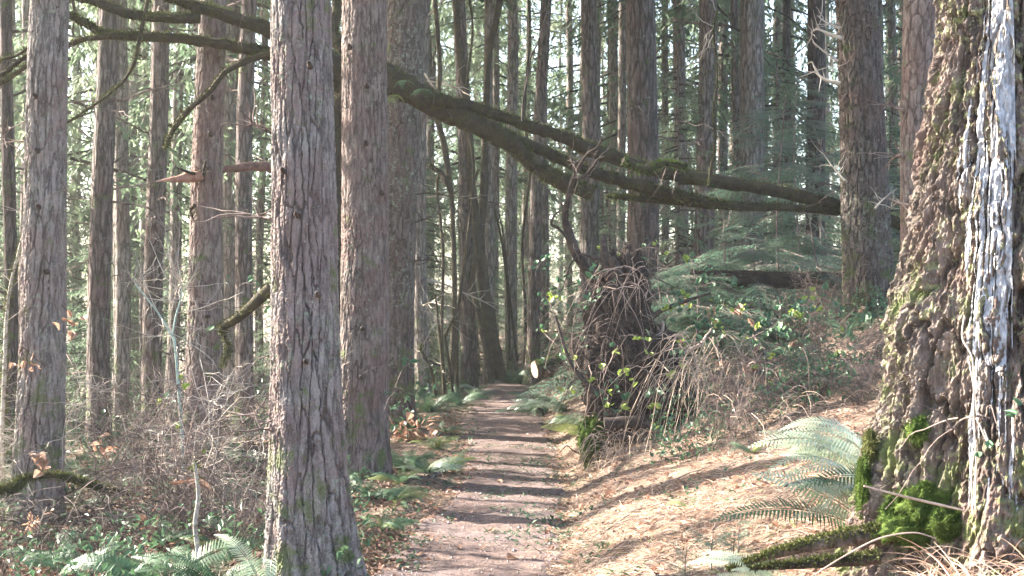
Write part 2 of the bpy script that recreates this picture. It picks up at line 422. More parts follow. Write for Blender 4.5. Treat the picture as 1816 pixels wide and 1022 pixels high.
# ------------------------------------------------------------------ trunks
rng = np.random.default_rng(11)
def trunk_near(base, ctr, Rf, H, zvis, nth, dz, cw, ch, depth, seed, mat, parent, lobes=.12, warp=.35, ret=False, name='trunk'):
    """ctr(z)->(x,y) centre offset, Rf(z)->radius above ground; plated, fissured bark as real relief"""
    z1 = np.arange(-.25, zvis, dz); z2 = np.linspace(zvis+.1, H, 30)
    z = np.concatenate([z1, z2]); th = np.arange(nth)*2*math.pi/nth
    ZZ, TT = np.meshgrid(z, th, indexing='ij')
    R = Rf(ZZ); cx, cy = ctr(ZZ)
    Rm = float(np.mean(Rf(np.array([1.5]))))
    nc = max(6, round(2*math.pi*Rm/cw)); ct, stt = np.cos(TT), np.sin(TT)
    wx = fbm(ct*Rm*5+seed, stt*Rm*5, ZZ*1.6, 2); wz = fbm(ct*Rm*5, stt*Rm*5+seed, ZZ*3+9, 2)
    jag = fbm(ct*Rm*30, stt*Rm*30+seed, ZZ*13, 3)
    u = (TT/(2*math.pi)*nc+warp*1.5*wx+.26*jag) % nc; v = ZZ/ch+warp*1.3*wz+.25*jag+300
    F1, F2 = worley(u, v, nc, seed); f = F2-F1
    # finer plates inside the big ones
    nc2 = nc*2; u2 = (TT/(2*math.pi)*nc2+warp*3*wx+.4*jag+.5) % nc2; v2 = ZZ/(ch*.4)+warp*2*wz+.4*jag+77
    G1, G2 = worley(u2, v2, nc2, seed+31); g = G2-G1
    plate = sstep(0.0, .17, f*(1+.6*wz)); fine = sstep(0, .16, g)
    modu = sstep(-.35, .30, fbm(ct*Rm*4+seed*2, stt*Rm*4, ZZ*1.1, 2)); plate = 1-(1-plate)*(.60+.40*modu)
    nz = fbm(ct*R*30, stt*R*30, ZZ*12+seed, 4); nz2 = fbm(ct*R*80, stt*R*80, ZZ*90, 2)
    fl = fbm(ct*R*22+.3*jag, stt*R*22+9, ZZ*5+seed, 3)*3; fl = (.65*np.round(fl)+.35*fl)/3
    lob = lobes*np.exp(-np.maximum(ZZ, 0)/.55)*(np.sin(TT*5+seed+1.5*np.sin(TT*2+seed)))*R
    rr = R+lob+depth*(.95*plate-.8+.16*fine*plate+.32*nz+.50*nz2+.85*fl)*np.clip(R/.2, .5, 1.4)
    Xx = base[0]+cx+ct*rr; Yy = base[1]+cy+stt*rr; Zz = base[2]+ZZ
    n, k = ZZ.shape; idx = np.arange(n*k).reshape(n, k)
    Fq = np.stack([idx[:-1], np.roll(idx[:-1], -1, 1), np.roll(idx[1:], -1, 1), idx[1:]], -1).reshape(-1, 4)
    tn = (1-plate)*.95+(1-fine)*.2*plate
    o = MB().add(np.stack([Xx, Yy, Zz], -1), Fq, np.clip(tn, 0, 1).ravel()).build(name, mat, parent, smooth=False)
    return o
def trunk_mid(base, top, r0, r1, H, parent, mat, flare=.35, nth=36, seed=0, name='trunk'):
    z = np.concatenate([np.arange(-.3, 9, .09), np.linspace(9.3, H, 24)]); th = np.arange(nth)*2*math.pi/nth
    ZZ, TT = np.meshgrid(z, th, indexing='ij')
    t = ZZ/H; R = r0+(r1-r0)*np.clip(t, 0, 1); R = R*(1+flare*np.exp(-np.maximum(ZZ, 0)/.35))*(1+.14*np.exp(-np.maximum(ZZ, 0)/.5)*np.sin(TT*4+seed))
    dxy = np.array([top[0]-base[0], top[1]-base[1]])
    wob = .025*np.sin(ZZ*.9+seed)+.02*np.sin(ZZ*.37+seed*2)
    R = R*(1+.06*fbm(np.cos(TT)*2.2+seed, np.sin(TT)*2.2, ZZ*1.4, 3))+.012*perlin(np.cos(TT)*R*26, np.sin(TT)*R*26, ZZ*3.5+seed)
    Xx = base[0]+dxy[0]*t+wob+np.cos(TT)*R; Yy = base[1]+dxy[1]*t+np.sin(TT)*R; Zz = base[2]+ZZ
    n, k = ZZ.shape; idx = np.arange(n*k).reshape(n, k)
    Fq = np.stack([idx[:-1], np.roll(idx[:-1], -1, 1), np.roll(idx[1:], -1, 1), idx[1:]], -1).reshape(-1, 4)
    return MB().add(np.stack([Xx, Yy, Zz], -1), Fq).build(name, mat, parent)

# --- fir crown meshes, shared
def crown_mesh(name, z0, z1, Rb, seed, nbr, leaf=.10, mat='fir_far', dens=1.0, droop=.35, ps=.0):
    rg = np.random.default_rng(seed); mb = MB()
    for i in range(nbr):
        q = (i+rg.random())/nbr; z = z0+(z1-z0)*q
        L = Rb*(1-q)**.75*rg.uniform(.55, 1.1)+.4; az = rg.uniform(0, 2*math.pi)
        up = .25*(q)-.15+rg.normal()*.08; k = 7; t = np.linspace(0, 1, k)
        d = np.array([math.cos(az), math.sin(az)])
        P = np.stack([d[0]*L*t, d[1]*L*t, z+L*(up*t-droop*t*t*.6)], -1)
        P[:, :2] += rg.normal(size=(k, 2))*.04*L*t[:, None]
        tubes(P[None], (.012+.010*L)*(1-t*.85)[None]*.8, 3, mb, 0, 1)
        nt_ = int(7+L*7*dens); tt = rg.uniform(.12, 1, nt_); side = rg.choice([-1, 1], nt_)
        B = np.stack([np.interp(tt, t, P[:, j]) for j in range(3)], -1)
        dirb = np.array([d[0], d[1], up-droop*.6]); dirb /= np.linalg.norm(dirb); sd = np.array([-d[1], d[0], 0])
        tl = (.25+.33*L*(1-tt)**.7)*rg.uniform(.5, 1.1, nt_)
        td = nrm(dirb[None]*.75+sd[None]*side[:, None]*.75+np.stack([np.zeros(nt_), np.zeros(nt_), -rg.uniform(.05, .55, nt_)], -1))
        per = np.maximum(3, (tl/leaf*1.6*dens).astype(int)); ii = np.repeat(np.arange(nt_), per)
        s = rg.random(len(ii)); Cn = B[ii]+td[ii]*(tl[ii]*s)[:, None]+np.array([0, 0, -1])*(.18*tl[ii]*s*s)[:, None]
        Cn += rg.normal(size=Cn.shape)*leaf*.25
        D = nrm(td[ii]+rg.normal(size=Cn.shape)*.45+np.array([0, 0, -.25])); Nn = nrm(np.array([0, 0, 1.])+rg.normal(size=Cn.shape)*.5)
        leaves(mb, Cn, D, Nn, leaf*rg.uniform(.9, 2.0, len(ii)), leaf*rg.uniform(.28, .5, len(ii)))
    return mb.mesh(name, [M[mat], M['twig_dark']], smooth=False)
CR = {}
CR['high'] = [crown_mesh('crown', 9.5, 24, 3.6, 100+i, 85, .16) for i in range(3)]         # old trees: bare stem to 9 m
CR['mid'] = [crown_mesh('crown', 4.0, 20, 3.0, 200+i, 62, .13) for i in range(3)]
CR['low'] = [crown_mesh('crown', .8, 13, 2.6, 300+i, 80, .11) for i in range(3)]
CR['small'] = [crown_mesh('crown', .3, 4.6, 1.5, 400+i, 80, .06) for i in range(3)]
def one_snag(seed, mat):
    rg = np.random.default_rng(seed); mb = MB(); k = 7; t = np.linspace(0, 1, k); L = 1.0
    P = np.stack([L*t, 0*t, L*(rg.uniform(-.3, .2)*t-.25*t*t)], -1)+np.cumsum(rg.normal(size=(k, 3)), 0)*.03*t[:, None]
    tubes(P[None], (.016*(1-.8*t))[None], 5, mb); m2 = 7; i0 = rg.integers(1, k-1, m2)
    D = nrm(np.array([1., 0, -.1])+rg.normal(size=(m2, 3))*.6); l2 = rg.uniform(.12, .45, m2)
    Q = P[i0][:, None]+D[:, None]*l2[:, None, None]*t[None, :, None]+np.cumsum(rg.normal(size=(m2, k, 3)), 1)*.03*l2[:, None, None]; Q[:, 0] = P[i0]
    tubes(Q, .006*(1-.7*t)[None].repeat(m2, 0), 3, mb); return mb.mesh('dead_branch', M[mat], smooth=False)
SN = [one_snag(500+i, 'twig') for i in range(6)]; SNP = [one_snag(520+i, 'twig_pale') for i in range(4)]

TREES = "tall firs standing in the forest"
def px_tree(x0, x1, yl, xl0, xl1, d, H, label, mat, near=None, crown='high', snag=0, cat='fir tree', name='fir_tree', dtop=0, flare=.35, zfix=None):
    """left/right edge at the top of the picture and at picture row yl, distance d"""
    a = at((x0+x1)/2, 0, d); b = at((xl0+xl1)/2, yl, d)
    ra = (x1-x0)/2/FPX*d; rb = (xl1-xl0)/2/FPX*d
    sl = (a.x-b.x)/(a.z-b.z); z0 = gz(b.x, d); bx = b.x+(z0-b.z)*sl; z0 = gz(bx, d)
    H_ = H; root = thing(name, (bx, d, z0), label, cat)
    dr = (ra-rb)/(a.z-b.z)
    R0 = rb-dr*(b.z-z0); r_top = max(.03, min(ra, R0)*.35)
    topx = sl*min(H_, 12)+sl*.5*max(0, H_-12)
    if near:
        def ctr(z): zc = np.minimum(z, 12); return sl*zc+sl*.5*np.maximum(0, z-12)+.012*np.sin(z*1.3+near['seed'])+near.get('skew', 0)*np.exp(-np.maximum(z, 0)/.9), .02*np.sin(z*.8+near['seed'])
        def Rf(z):
            zz = np.maximum(z, -.2); r = np.where(zz < 6, R0+dr*zz, 0)
            r6 = R0+dr*6; r = np.where(zz >= 6, r6+(r_top-r6)*(zz-6)/(H_-6), r)
            return np.maximum(r, .02)*(1+near.get('flare', .3)*np.exp(-np.maximum(zz, 0)/near.get('fh', .3)))
        trunk_near((bx, d, z0), ctr, Rf, H_, near['zvis'], near['nth'], near['dz'], near['cw'], near['ch'], near['depth'], near['seed'], M[mat], root, near.get('lobes', .1), near.get('warp', .35))
    else:
        trunk_mid((bx, d, z0), (bx+topx, d), R0, r_top, H_, root, M[mat], flare, seed=bx*3.1)
    if crown:
        c = CR[crown][int(abs(bx*7)) % 3]; s = H_/ {'high': 24, 'mid': 20, 'low': 13}[crown]
        link('crown', c, root, (topx*.8, 0, 0), (0, 0, bx*5.3), (1, 1, s))
    if snag:
        rs = np.random.default_rng(int(abs(bx*1000))); lst = SN if snag > 0 else SNP
        for q in range(26):
            z = rs.uniform(.8, 1.5+.24*d+1); Ls = 1.3*rs.uniform(.12, 1)**1.6+.12; az = rs.uniform(0, 6.283)
            link('dead_branch', lst[rs.integers(len(lst))], root, (sl*z+math.cos(az)*R0*.6, math.sin(az)*R0*.6, z), (rs.uniform(-3, 3), rs.uniform(-.3, .3), az), Ls)
    return root

T_main = px_tree(478, 582, 520, 476, 588, 7.55, 24, 'large grey furrowed trunk at centre left, broad at its foot', 'bark_near', crown='high',
        near=dict(zvis=3.4, nth=260, dz=.0075, cw=.044, ch=.40, depth=.0145, seed=5, flare=.46, fh=.6, skew=.105, lobes=.11, warp=.35))
T_second = px_tree(610, 687, 560, 602, 686, 12.0, 25, 'reddish grey trunk just right of the big furrowed centre trunk, its left edge sunlit', 'bark_red', crown='high',
        near=dict(zvis=4.4, nth=170, dz=.011, cw=.040, ch=.24, depth=.011, seed=12, flare=.20, fh=.4, lobes=.12, warp=.4))
T_third = px_tree(684, 753, 520, 664, 735, 16.5, 26, 'dark brown fir trunk partly hidden behind the reddish trunk beside the trail', 'bark_deep', crown='high',
        near=dict(zvis=5.4, nth=120, dz=.02, cw=.07, ch=.25, depth=.014, seed=33, flare=.35, fh=.35, lobes=.08), snag=0)
T_left = px_tree(58, 122, 520, 37, 112, 11.6, 25, 'furrowed purplish trunk near the left edge, an arched mossy stick crossing its foot', 'bark_near', crown='high',
        near=dict(zvis=4.6, nth=170, dz=.011, cw=.058, ch=.42, depth=.018, seed=44, flare=.12, fh=.4, lobes=.10, warp=.4))
T_limb = px_tree(355, 402, 520, 333, 392, 13.6, 25, 'flaky reddish trunk behind the mossy limbs, a torn red stub at its left', 'bark_red', crown='high',
        near=dict(zvis=5.0, nth=130, dz=.014, cw=.05, ch=.2, depth=.011, seed=51, flare=.15, fh=.3, lobes=.05), snag=0)
T_right = px_tree(1482, 1553, 520, 1498, 1585, 14.0, 25, 'dark trunk with twiggy dead snags at its upper left, where the mossy limbs end', 'bark_deep', crown='high',
        near=dict(zvis=3.9, nth=150, dz=.013, cw=.055, ch=.2, depth=.014, seed=61, flare=.05, fh=.3, lobes=.05))
T_back = px_tree(1604, 1662, 420, 1598, 1640, 11.0, 24, 'ruddy scaly trunk half hidden behind the huge mossy trunk at the right', 'bark_red', crown='high',
        near=dict(zvis=3.5, nth=110, dz=.014, cw=.05, ch=.16, depth=.012, seed=71, flare=.1, fh=.3, lobes=.05))
mids = [
 (-6, 22, 520, 0, 26, 17, 'dark trunk cut by the left edge of the picture', 'bark_dark', 'high', 1),
 (100, 124, 520, 88, 114, 21, 'slim trunk showing just behind the right side of the furrowed left trunk', 'bark_dark', 'mid', 1),
 (176, 209, 520, 162, 201, 18, 'purplish brown trunk second from the left, between two pale slim stems', 'bark_mid', 'high', 1),
 (205, 219, 520, 204, 219, 27, 'slim greyish stem right behind the second purplish trunk from the left', 'bark_pale', 'mid', 0),
 (262, 303, 520, 255, 293, 20, 'straight dark trunk midway between the purplish trunk and the flaky trunk with the torn stub', 'bark_mid', 'high', 1),
 (317, 335, 520, 298, 319, 25, 'pale leaning stem just left of the flaky trunk with the torn stub', 'bark_pale', 'mid', 0),
 (407, 428, 520, 400, 420, 26, 'dim brown stem just right of the flaky trunk with the torn stub', 'bark_mid', 'mid', 1),
 (434, 466, 520, 418, 450, 19, 'brown trunk left of the big furrowed centre trunk, behind a reddish bough', 'bark_mid', 'high', 1),
 (461, 479, 520, 455, 471, 30, 'pale slim stem squeezed against the left side of the big furrowed trunk', 'bark_pale', 'mid', 0),
 (742, 764, 520, 735, 760, 23, 'pale grey trunk with short spiky snags right of the pair by the trail', 'bark_pale', 'high', -1),
 (764, 776, 520, 760, 770, 38, 'very slim distant stem right of the pale spiky trunk', 'bark_mid', 'mid', 0),
 (800, 824, 520, 814, 842, 24.5, 'brown trunk just left of the dark mossy maple stems at the trail end', 'bark_mid', 'high', 0),
 (865, 878, 520, 868, 881, 34, 'slim pale stem rising behind the dark mossy maple stems', 'bark_pale', 'mid', 0),
 (969, 988, 520, 937, 960, 26.5, 'leaning brown trunk standing at the right side of the trail end', 'bark_mid', 'high', 0),
 (936, 947, 520, 925, 937, 40, 'thin far stem left of the leaning brown trunk at the trail end', 'bark_pale', 'mid', 0),
 (1035, 1062, 400, 1030, 1062, 25, 'straight greyish trunk rising behind the mossy limbs above the bare crooked stem', 'bark_mid', 'high', 0),
 (1075, 1087, 400, 1076, 1090, 36, 'thin brown stem between the greyish trunk and the stout dark trunk', 'bark_mid', 'mid', 1),
 (1107, 1163, 400, 1109, 1168, 19.5, 'stout dark trunk crossed by the mossy limbs at centre right', 'bark_dark', 'high', 1),
 (1177, 1188, 400, 1174, 1187, 33, 'thin reddish stem just right of the stout dark trunk', 'bark_mid', 'mid', 0),
 (1199, 1216, 400, 1196, 1213, 48, 'faint far pale stem right of the thin reddish stem', 'bark_pale', 'mid', 0),
 (1242, 1273, 400, 1232, 1268, 24, 'sunlit ruddy trunk left of a slimmer leaning stem at right of centre', 'bark_mid', 'high', 1),
 (1272, 1292, 400, 1276, 1296, 30, 'dim stem tucked between the ruddy trunk and the slim leaning stem', 'bark_mid', 'mid', 1),
 (1286, 1308, 400, 1306, 1324, 27, 'slim stem leaning right as it goes down, beside the broad pale trunk', 'bark_mid', 'mid', 0),
 (1319, 1356, 400, 1307, 1352, 24, 'broad pale grey trunk behind the young hemlocks at right of centre', 'bark_pale', 'high', 0),
 (1386, 1403, 400, 1388, 1405, 31, 'slim dark stem right of the broad pale trunk', 'bark_dark', 'mid', 1),
 (1426, 1461, 400, 1428, 1464, 24, 'dark trunk above the bluish young hemlock, left of the snaggy trunk', 'bark_dark', 'high', 1),
 (1572, 1590, 400, 1574, 1592, 34, 'thin far stem in the gap between the snaggy trunk and the ruddy scaly trunk', 'bark_pale', 'mid', 0),
]
for (x0, x1, yl, a0, a1, d, lab, mt, cr, sn) in mids:
    px_tree(x0, x1, yl, a0, a1, d, 21+(x0 % 5), lab, mt, crown=cr, snag=sn, flare=.25)

# --- the huge old trunk at the right
HB = at(1800, 960, 6.0); hz0 = gz(HB.x, 6.0)
def big_R(z):
    zz = np.maximum(z, -.2)
    r = np.interp(zz, [-.2, 0, .15, .4, .7, 1.0, 1.4, 1.8, 2.2, 4, 12, 24], [.72, .66, .625, .585, .53, .475, .405, .335, .275, .24, .17, .05])
    return r
OLD = thing('old_fir_tree', (HB.x, 6.0, hz0), 'huge craggy trunk at the right edge with green moss and a whitish resin streak', 'fir tree')
OS = 83
def big_ctr(z): return .01*np.sin(z*2), .0*z
def big_surface(TT, ZZ):
    R = big_R(ZZ); ct, st_ = np.cos(TT), np.sin(TT)
    nc = 30; wx = fbm(ct*2.2+OS, st_*2.2, ZZ*1.0, 4); wz = fbm(ct*2.2, st_*2.2+OS, ZZ*2.2+9, 3); jag = fbm(ct*R*16, st_*R*16+OS, ZZ*7, 4)
    u = (TT/(2*math.pi)*nc+1.0*wx+.4*jag) % nc; v = ZZ/.42+.8*wz+.4*jag+300
    F1, F2 = worley(u, v, nc, OS); f = F2-F1
    nc2 = 84; u2 = (TT/(2*math.pi)*nc2+2.0*wx+.6*jag) % nc2; v2 = ZZ/.12+1.2*wz+.6*jag+77
    G1, G2 = worley(u2, v2, nc2, OS+31); g = G2-G1
    plate = sstep(0, .30, f); fine = sstep(0, .28, g)
    nz = .55-1.6*np.abs(fbm(ct*R*14, st_*R*14, ZZ*3.2+OS, 4)); nz2 = fbm(ct*R*60, st_*R*60, ZZ*34, 3)
    butt = .09*np.exp(-np.maximum(ZZ, 0)/.9)*np.sin(TT*6+1.0+.8*np.sin(TT*3))*R+.10*fbm(ct*1.6, st_*1.6, ZZ*.9+4, 2)*R
    nz3 = 1-2.2*np.abs(fbm(ct*R*30, st_*R*30+5, ZZ*6, 3))
    fl = (fbm(ct*R*9+.25*jag, st_*R*9+3, ZZ*2.0+OS, 4)+.18*jag)*6; fr = fl-np.floor(fl); fl = (np.floor(fl)+sstep(.75, 1, fr))/6
    rr = R+butt+.036*(.75*plate-.8+.12*fine+.25*nz+.40*nz3+.45*nz2+1.9*fl)
    return rr, np.clip((1-plate)*.95+(1-fine)*.3*plate, 0, 1)
z = np.concatenate([np.arange(-.3, 2.55, .0075), np.linspace(2.62, 25, 60)]); th = np.concatenate([np.linspace(-math.pi*1.14, .14*math.pi, 640, endpoint=False), np.linspace(.14*math.pi, .86*math.pi, 90, endpoint=False)])
ZZ, TT = np.meshgrid(z, th, indexing='ij'); rr, tn = big_surface(TT, ZZ)
n, k = ZZ.shape; idx = np.arange(n*k).reshape(n, k)
Fq = np.stack([idx[:-1], np.roll(idx[:-1], -1, 1), np.roll(idx[1:], -1, 1), idx[1:]], -1).reshape(-1, 4)
cx, cy = big_ctr(ZZ)
MB().add(np.stack([HB.x+cx+np.cos(TT)*rr, 6+np.sin(TT)*rr, hz0+ZZ], -1), Fq, tn.ravel()).build('trunk', M['bark_old'], OLD, smooth=False)
link('crown', CR['high'][1], OLD, (0, 0, 0), (0, 0, 1), (1.2, 1.2, 1.05))
# resin streak: crust that ran down the bark in strands, 4-12 mm thick
def resin(parent):
    nz_, nt_ = 760, 120
    zt = np.linspace(.16, 2.52, nz_); t = np.linspace(0, 1, nt_)
    Zr, Tr = np.meshgrid(zt, t, indexing='ij')
    # picture columns of the streak at its heights
    zz = [.16, .6, 1.0, 1.5, 2.0, 2.35, 2.52]
    L_ = np.interp(zt, zz, [1722, 1718, 1726, 1716, 1745, 1762, 1768]); R_ = np.interp(zt, zz, [1795, 1788, 1790, 1797, 1797, 1794, 1790])
    Rr = big_R(zt); dpt = 6-.86*Rr
    xl = (L_-908)/FPX*dpt-HB.x; xr = (R_-908)/FPX*dpt-HB.x
    al = -math.pi/2+np.arcsin(np.clip(xl/Rr, -.95, .95)); ar = -math.pi/2+np.arcsin(np.clip(xr/Rr, -.95, .95))
    A = al[:, None]+(ar-al)[:, None]*Tr
    r_, _ = big_surface(A, Zr)
    u = A*.46+.010*perlin(Zr*3, 4.0, 2.0)
    mask = 1.15*fbm(u*62+.8*perlin(Zr*5, 1.0, 2.0), Zr*1.5+3, 2.0, 2)+.16*fbm(u*120, Zr*16, 5, 2)
    core = np.exp(-((Tr-.75)/.25)**2)*np.interp(Zr, [.2, .5, 1.0, 1.3, 1.6, 2.5], [.10, -.05, .0, .3, .8, 1.1])
    keep = mask+core*.8-.55*np.abs(Tr-.5)**3*8*.3 > -.02
    thick = .002+.004*np.clip(mask+core, 0, 1)+.0018*fbm(u*160, Zr*30, 1, 2)
    rr_ = .55*r_+.45*(big_R(Zr)+.012+.10*fbm(np.cos(A)*1.6, np.sin(A)*1.6, Zr*.9+4, 2)*big_R(Zr))+thick+.004
    P = np.stack([HB.x+np.cos(A)*rr_, 6+np.sin(A)*rr_, hz0+Zr], -1)
    idx = np.arange(Zr.size).reshape(Zr.shape)
    kq = keep[:-1, :-1] & keep[1:, 1:] & keep[:-1, 1:] & keep[1:, :-1]
    Fq = np.stack([idx[:-1, :-1], idx[:-1, 1:], idx[1:, 1:], idx[1:, :-1]], -1)[kq]
    o = MB().add(P, Fq).build('resin_streak', M['resin'], parent); o['label'] = 'whitish strands of dried resin'
    return o
resin(OLD)

def fuzz(mb, P, Nn, n, rg, L=.02, Wd=.004, droop=.3, a=0.0):
    j = rg.integers(0, len(P), n); D = nrm(Nn[j]+rg.normal(size=(n, 3))*.6+np.array([0, 0, -droop]))
    leaves(mb, P[j]+rg.normal(size=(n, 3))*.004, D, nrm(rg.normal(size=(n, 3))), L*rg.uniform(.5, 1.4, n), Wd*rg.uniform(.7, 1.3, n), a)
def moss_cushion(center, rad, seed, parent, mat='moss_bright', fl=.014, fn=5000, lump=.75):
    rg = np.random.default_rng(seed); nu, nv = 42, 26
    U, Vv = np.meshgrid(np.arange(nu)/nu*2*math.pi, np.linspace(-math.pi/2, math.pi/2, nv))
    D = np.stack([np.cos(Vv)*np.cos(U), np.cos(Vv)*np.sin(U), np.sin(Vv)], -1)
    k = 1+lump*fbm(D[..., 0]*2+seed, D[..., 1]*2, D[..., 2]*2, 3)+.15*perlin(D[..., 0]*7, D[..., 1]*7+seed, D[..., 2]*7)
    P = np.array(center)+D*np.array(rad)*k[..., None]
    idx = np.arange(nu*nv).reshape(nv, nu)
    Fq = np.stack([idx[:-1], np.roll(idx[:-1], -1, 1), np.roll(idx[1:], -1, 1), idx[1:]], -1).reshape(-1, 4)
    mb = MB().add(P, Fq); fuzz(mb, P.reshape(-1, 3), nrm(D/np.array(rad)).reshape(-1, 3), fn, rg, fl, fl*.22, .1)
    return mb.build('moss_cushion', M[mat], parent)
def big_pt(theta_px, py, out=0.0):
    """a point on the visible face of the old trunk at picture position"""
    d = 5.45
    for _ in range(6):
        p = at(theta_px, py, d); zl = p.z-hz0; R = float(big_R(np.array([zl]))[0])
        dx = np.clip((p.x-HB.x)/R, -.98, .98); d = 6-math.sqrt(1-dx*dx)*R
    p.y -= out; return p
for i, (px, py, rx, rz) in enumerate([(1600, 915, .075, .075), (1645, 900, .09, .08), (1560, 935, .05, .10), (1625, 940, .11, .06), (1680, 930, .06, .05), (1533, 870, .022, .11),
                                      (1552, 905, .03, .08), (1634, 765, .045, .05), (1545, 790, .02, .05)]):
    p = big_pt(px, py); moss_cushion((p.x, p.y+.02, p.z), (rx, .045, rz), 900+i, OLD, 'moss_bright' if i != 8 else 'moss', .013, 7000 if i < 6 else 3000)

def twig_spray(P, R, n, rg, parent, mat, L=.55, name='twigs'):
    k = 6; t = np.linspace(0, 1, k); j = rg.integers(len(P)//4, len(P), n)
    D = nrm(rg.normal(size=(n, 3))+np.array([0, 0, .35])); l = L*rg.uniform(.3, 1.2, n)
    Q = P[j][:, None]+D[:, None]*l[:, None, None]*t[None, :, None]+np.cumsum(rg.normal(size=(n, k, 3)), 1)*.035*l[:, None, None]; Q[:, 0] = P[j]
    mb = MB(); tubes(Q, (.0035*rg.uniform(.6, 1.4, n))[:, None]*(1.1-.8*t)[None], 3, mb)
    n2 = n*3; j2 = rg.integers(0, n, n2); i2 = rg.integers(1, k-1, n2); D2 = nrm(D[j2]+rg.normal(size=(n2, 3))*.7); l2 = l[j2]*rg.uniform(.2, .5, n2)
    Q2 = Q[j2, i2][:, None]+D2[:, None]*l2[:, None, None]*t[None, :, None]+np.cumsum(rg.normal(size=(n2, k, 3)), 1)*.03*l2[:, None, None]; Q2[:, 0] = Q[j2, i2]
    tubes(Q2, (.0018*rg.uniform(.6, 1.4, n2))[:, None]*(1.1-.7*t)[None], 3, mb)
    o = mb.build(name, M[mat], parent, smooth=False); o['kind'] = 'stuff'; return o
# ------------------------------------------------------------------ the mossy maple with its arching limbs
def limb(points, d0, d1=None, rad=None, name='limb', parent=None, mat='moss_dark', moss=1500, seed=0, seg=16, pxw=None, sub=8, bump_=.20, mossmat='moss', top=True):
    moss = int(moss*1.8)
    n = len(points); ds = np.linspace(d0, d1 if d1 is not None else d0, n)
    pts = [at(p[0], p[1], ds[i]) for i, p in enumerate(points)]
    if pxw is not None: rad = [w/2/FPX*ds[i] for i, w in enumerate(np.interp(np.linspace(0, 1, n), np.linspace(0, 1, len(pxw)), pxw))]
    mb = MB(); P, R, U, Vv = wood_tube(pts, rad, seg, sub+3, bump_, 9, mb, True, seed)
    o = mb.build(name, M[mat], parent)
    if moss:
        rg = np.random.default_rng(int(seed*10)+5); mm = MB(); q = moss
        j = rg.integers(0, len(P), q); a = rg.uniform(0, 2*math.pi, q)
        dr = U[j]*np.cos(a)[:, None]+Vv[j]*np.sin(a)[:, None]
        keep = (dr[:, 2] > rg.uniform(-.9, .5, q)) & (fbm(P[j, 0]*3+seed, P[j, 2]*3, a*.5, 2) > -.28)
        j, dr = j[keep], dr[keep]; jn = np.minimum(j+1, len(P)-1); f = rg.random(len(j))[:, None]
        pos = P[j]*(1-f)+P[jn]*f+dr*(R[j]*.98)[:, None]
        D = nrm(dr+rg.normal(size=dr.shape)*.7+np.array([0, 0, -.35]))
        leaves(mm, pos, D, nrm(rg.normal(size=dr.shape)), rg.uniform(.012, .05, len(j))*np.where(dr[:, 2] < -.2, 1.5, 1), rg.uniform(.005, .012, len(j)))
        mo = mm.build('moss', M[mossmat], o, smooth=False); mo['kind'] = 'stuff'
    return o, P, R
MAP = at(597, 780, 14.2); MAP.z = gz(MAP.x, MAP.y)
MT = thing('mossy_maple', MAP, 'dark mossy maple whose thick limbs arch across the whole view over the trail', 'maple tree')
b0 = at(597, 830, 14.2)
def lm(*a, **k):
    k['pxw'] = [w*.86 for w in k['pxw']]
    o, P, R_ = limb(*a, parent=MT, **k)
    if k.get('name') == 'limb' and len(P) > 30: twig_spray(P, R_, 9, np.random.default_rng(int(k['seed'])+3), o, 'twig', .32)
    return o
lm([(600, 840), (598, 700), (596, 560), (592, 430), (590, 320), (592, 210), (598, 130)], 14.2, 13.8, name='trunk', pxw=[46, 38, 34, 34, 36, 44, 50], moss=3500, seed=1)
lm([(600, 190), (650, 130), (705, 150), (770, 185), (840, 220), (900, 251), (950, 294), (1000, 325), (1050, 343)], 13.8, 13.2, name='limb', pxw=[64, 62, 54, 50, 46, 40, 32, 34, 26], moss=5000, seed=2)
lm([(770, 176), (830, 188), (900, 211), (950, 228), (1000, 243), (1040, 264), (1100, 283), (1150, 300), (1200, 311), (1300, 326), (1400, 344), (1480, 366), (1530, 380), (1600, 396)], 13.4, 14.5, name='limb', pxw=[22, 24, 24, 25, 26, 32, 27, 26, 29, 28, 25, 30, 28, 26], moss=5000, seed=3)
lm([(880, 236), (950, 262), (1000, 286), (1040, 303), (1100, 321), (1150, 335), (1200, 346), (1250, 357), (1290, 364)], 13.5, 13.7, name='limb', pxw=[28, 24, 23, 22, 27, 25, 20, 14, 6], moss=3500, seed=4)
lm([(1075, 350), (1120, 352), (1180, 356), (1250, 363), (1330, 367), (1410, 369), (1490, 378), (1540, 384)], 13.5, 14.4, name='limb', pxw=[3, 12, 15, 17, 17, 15, 14, 12], moss=3000, seed=5)
lm([(1105, 285), (1140, 300), (1180, 290), (1215, 298)], 13.1, 13.3, name='limb', pxw=[14, 14, 12, 9], moss=1200, seed=6, mossmat='moss_bright')
lm([(600, 150), (585, 110), (530, 80), (470, 52), (400, 28), (340, 10), (270, -12)], 13.8, 12.8, name='limb', pxw=[56, 48, 36, 30, 27, 22, 16], moss=3500, seed=7)
lm([(595, 130), (540, 112), (475, 97), (400, 80), (330, 70), (250, 65), (190, 62), (150, 42), (122, 28)], 13.8, 12.3, name='limb', pxw=[44, 36, 24, 22, 20, 17, 15, 12], moss=3500, seed=8)
lm([(200, 64), (150, 70), (115, 82), (60, 92), (0, 135), (-40, 160)], 12.5, 12.6, name='limb', pxw=[14, 11, 9, 10, 9], moss=800, seed=9)
lm([(355, 34), (290, 32), (230, 26), (180, 8), (120, -10)], 12.9, 12.5, name='limb', pxw=[20, 20, 19, 18, 14], moss=1800, seed=10)
lm([(340, 35), (290, 30), (262, 30)], 12.9, 12.6, name='limb', pxw=[14, 12, 5], moss=400, seed=11)
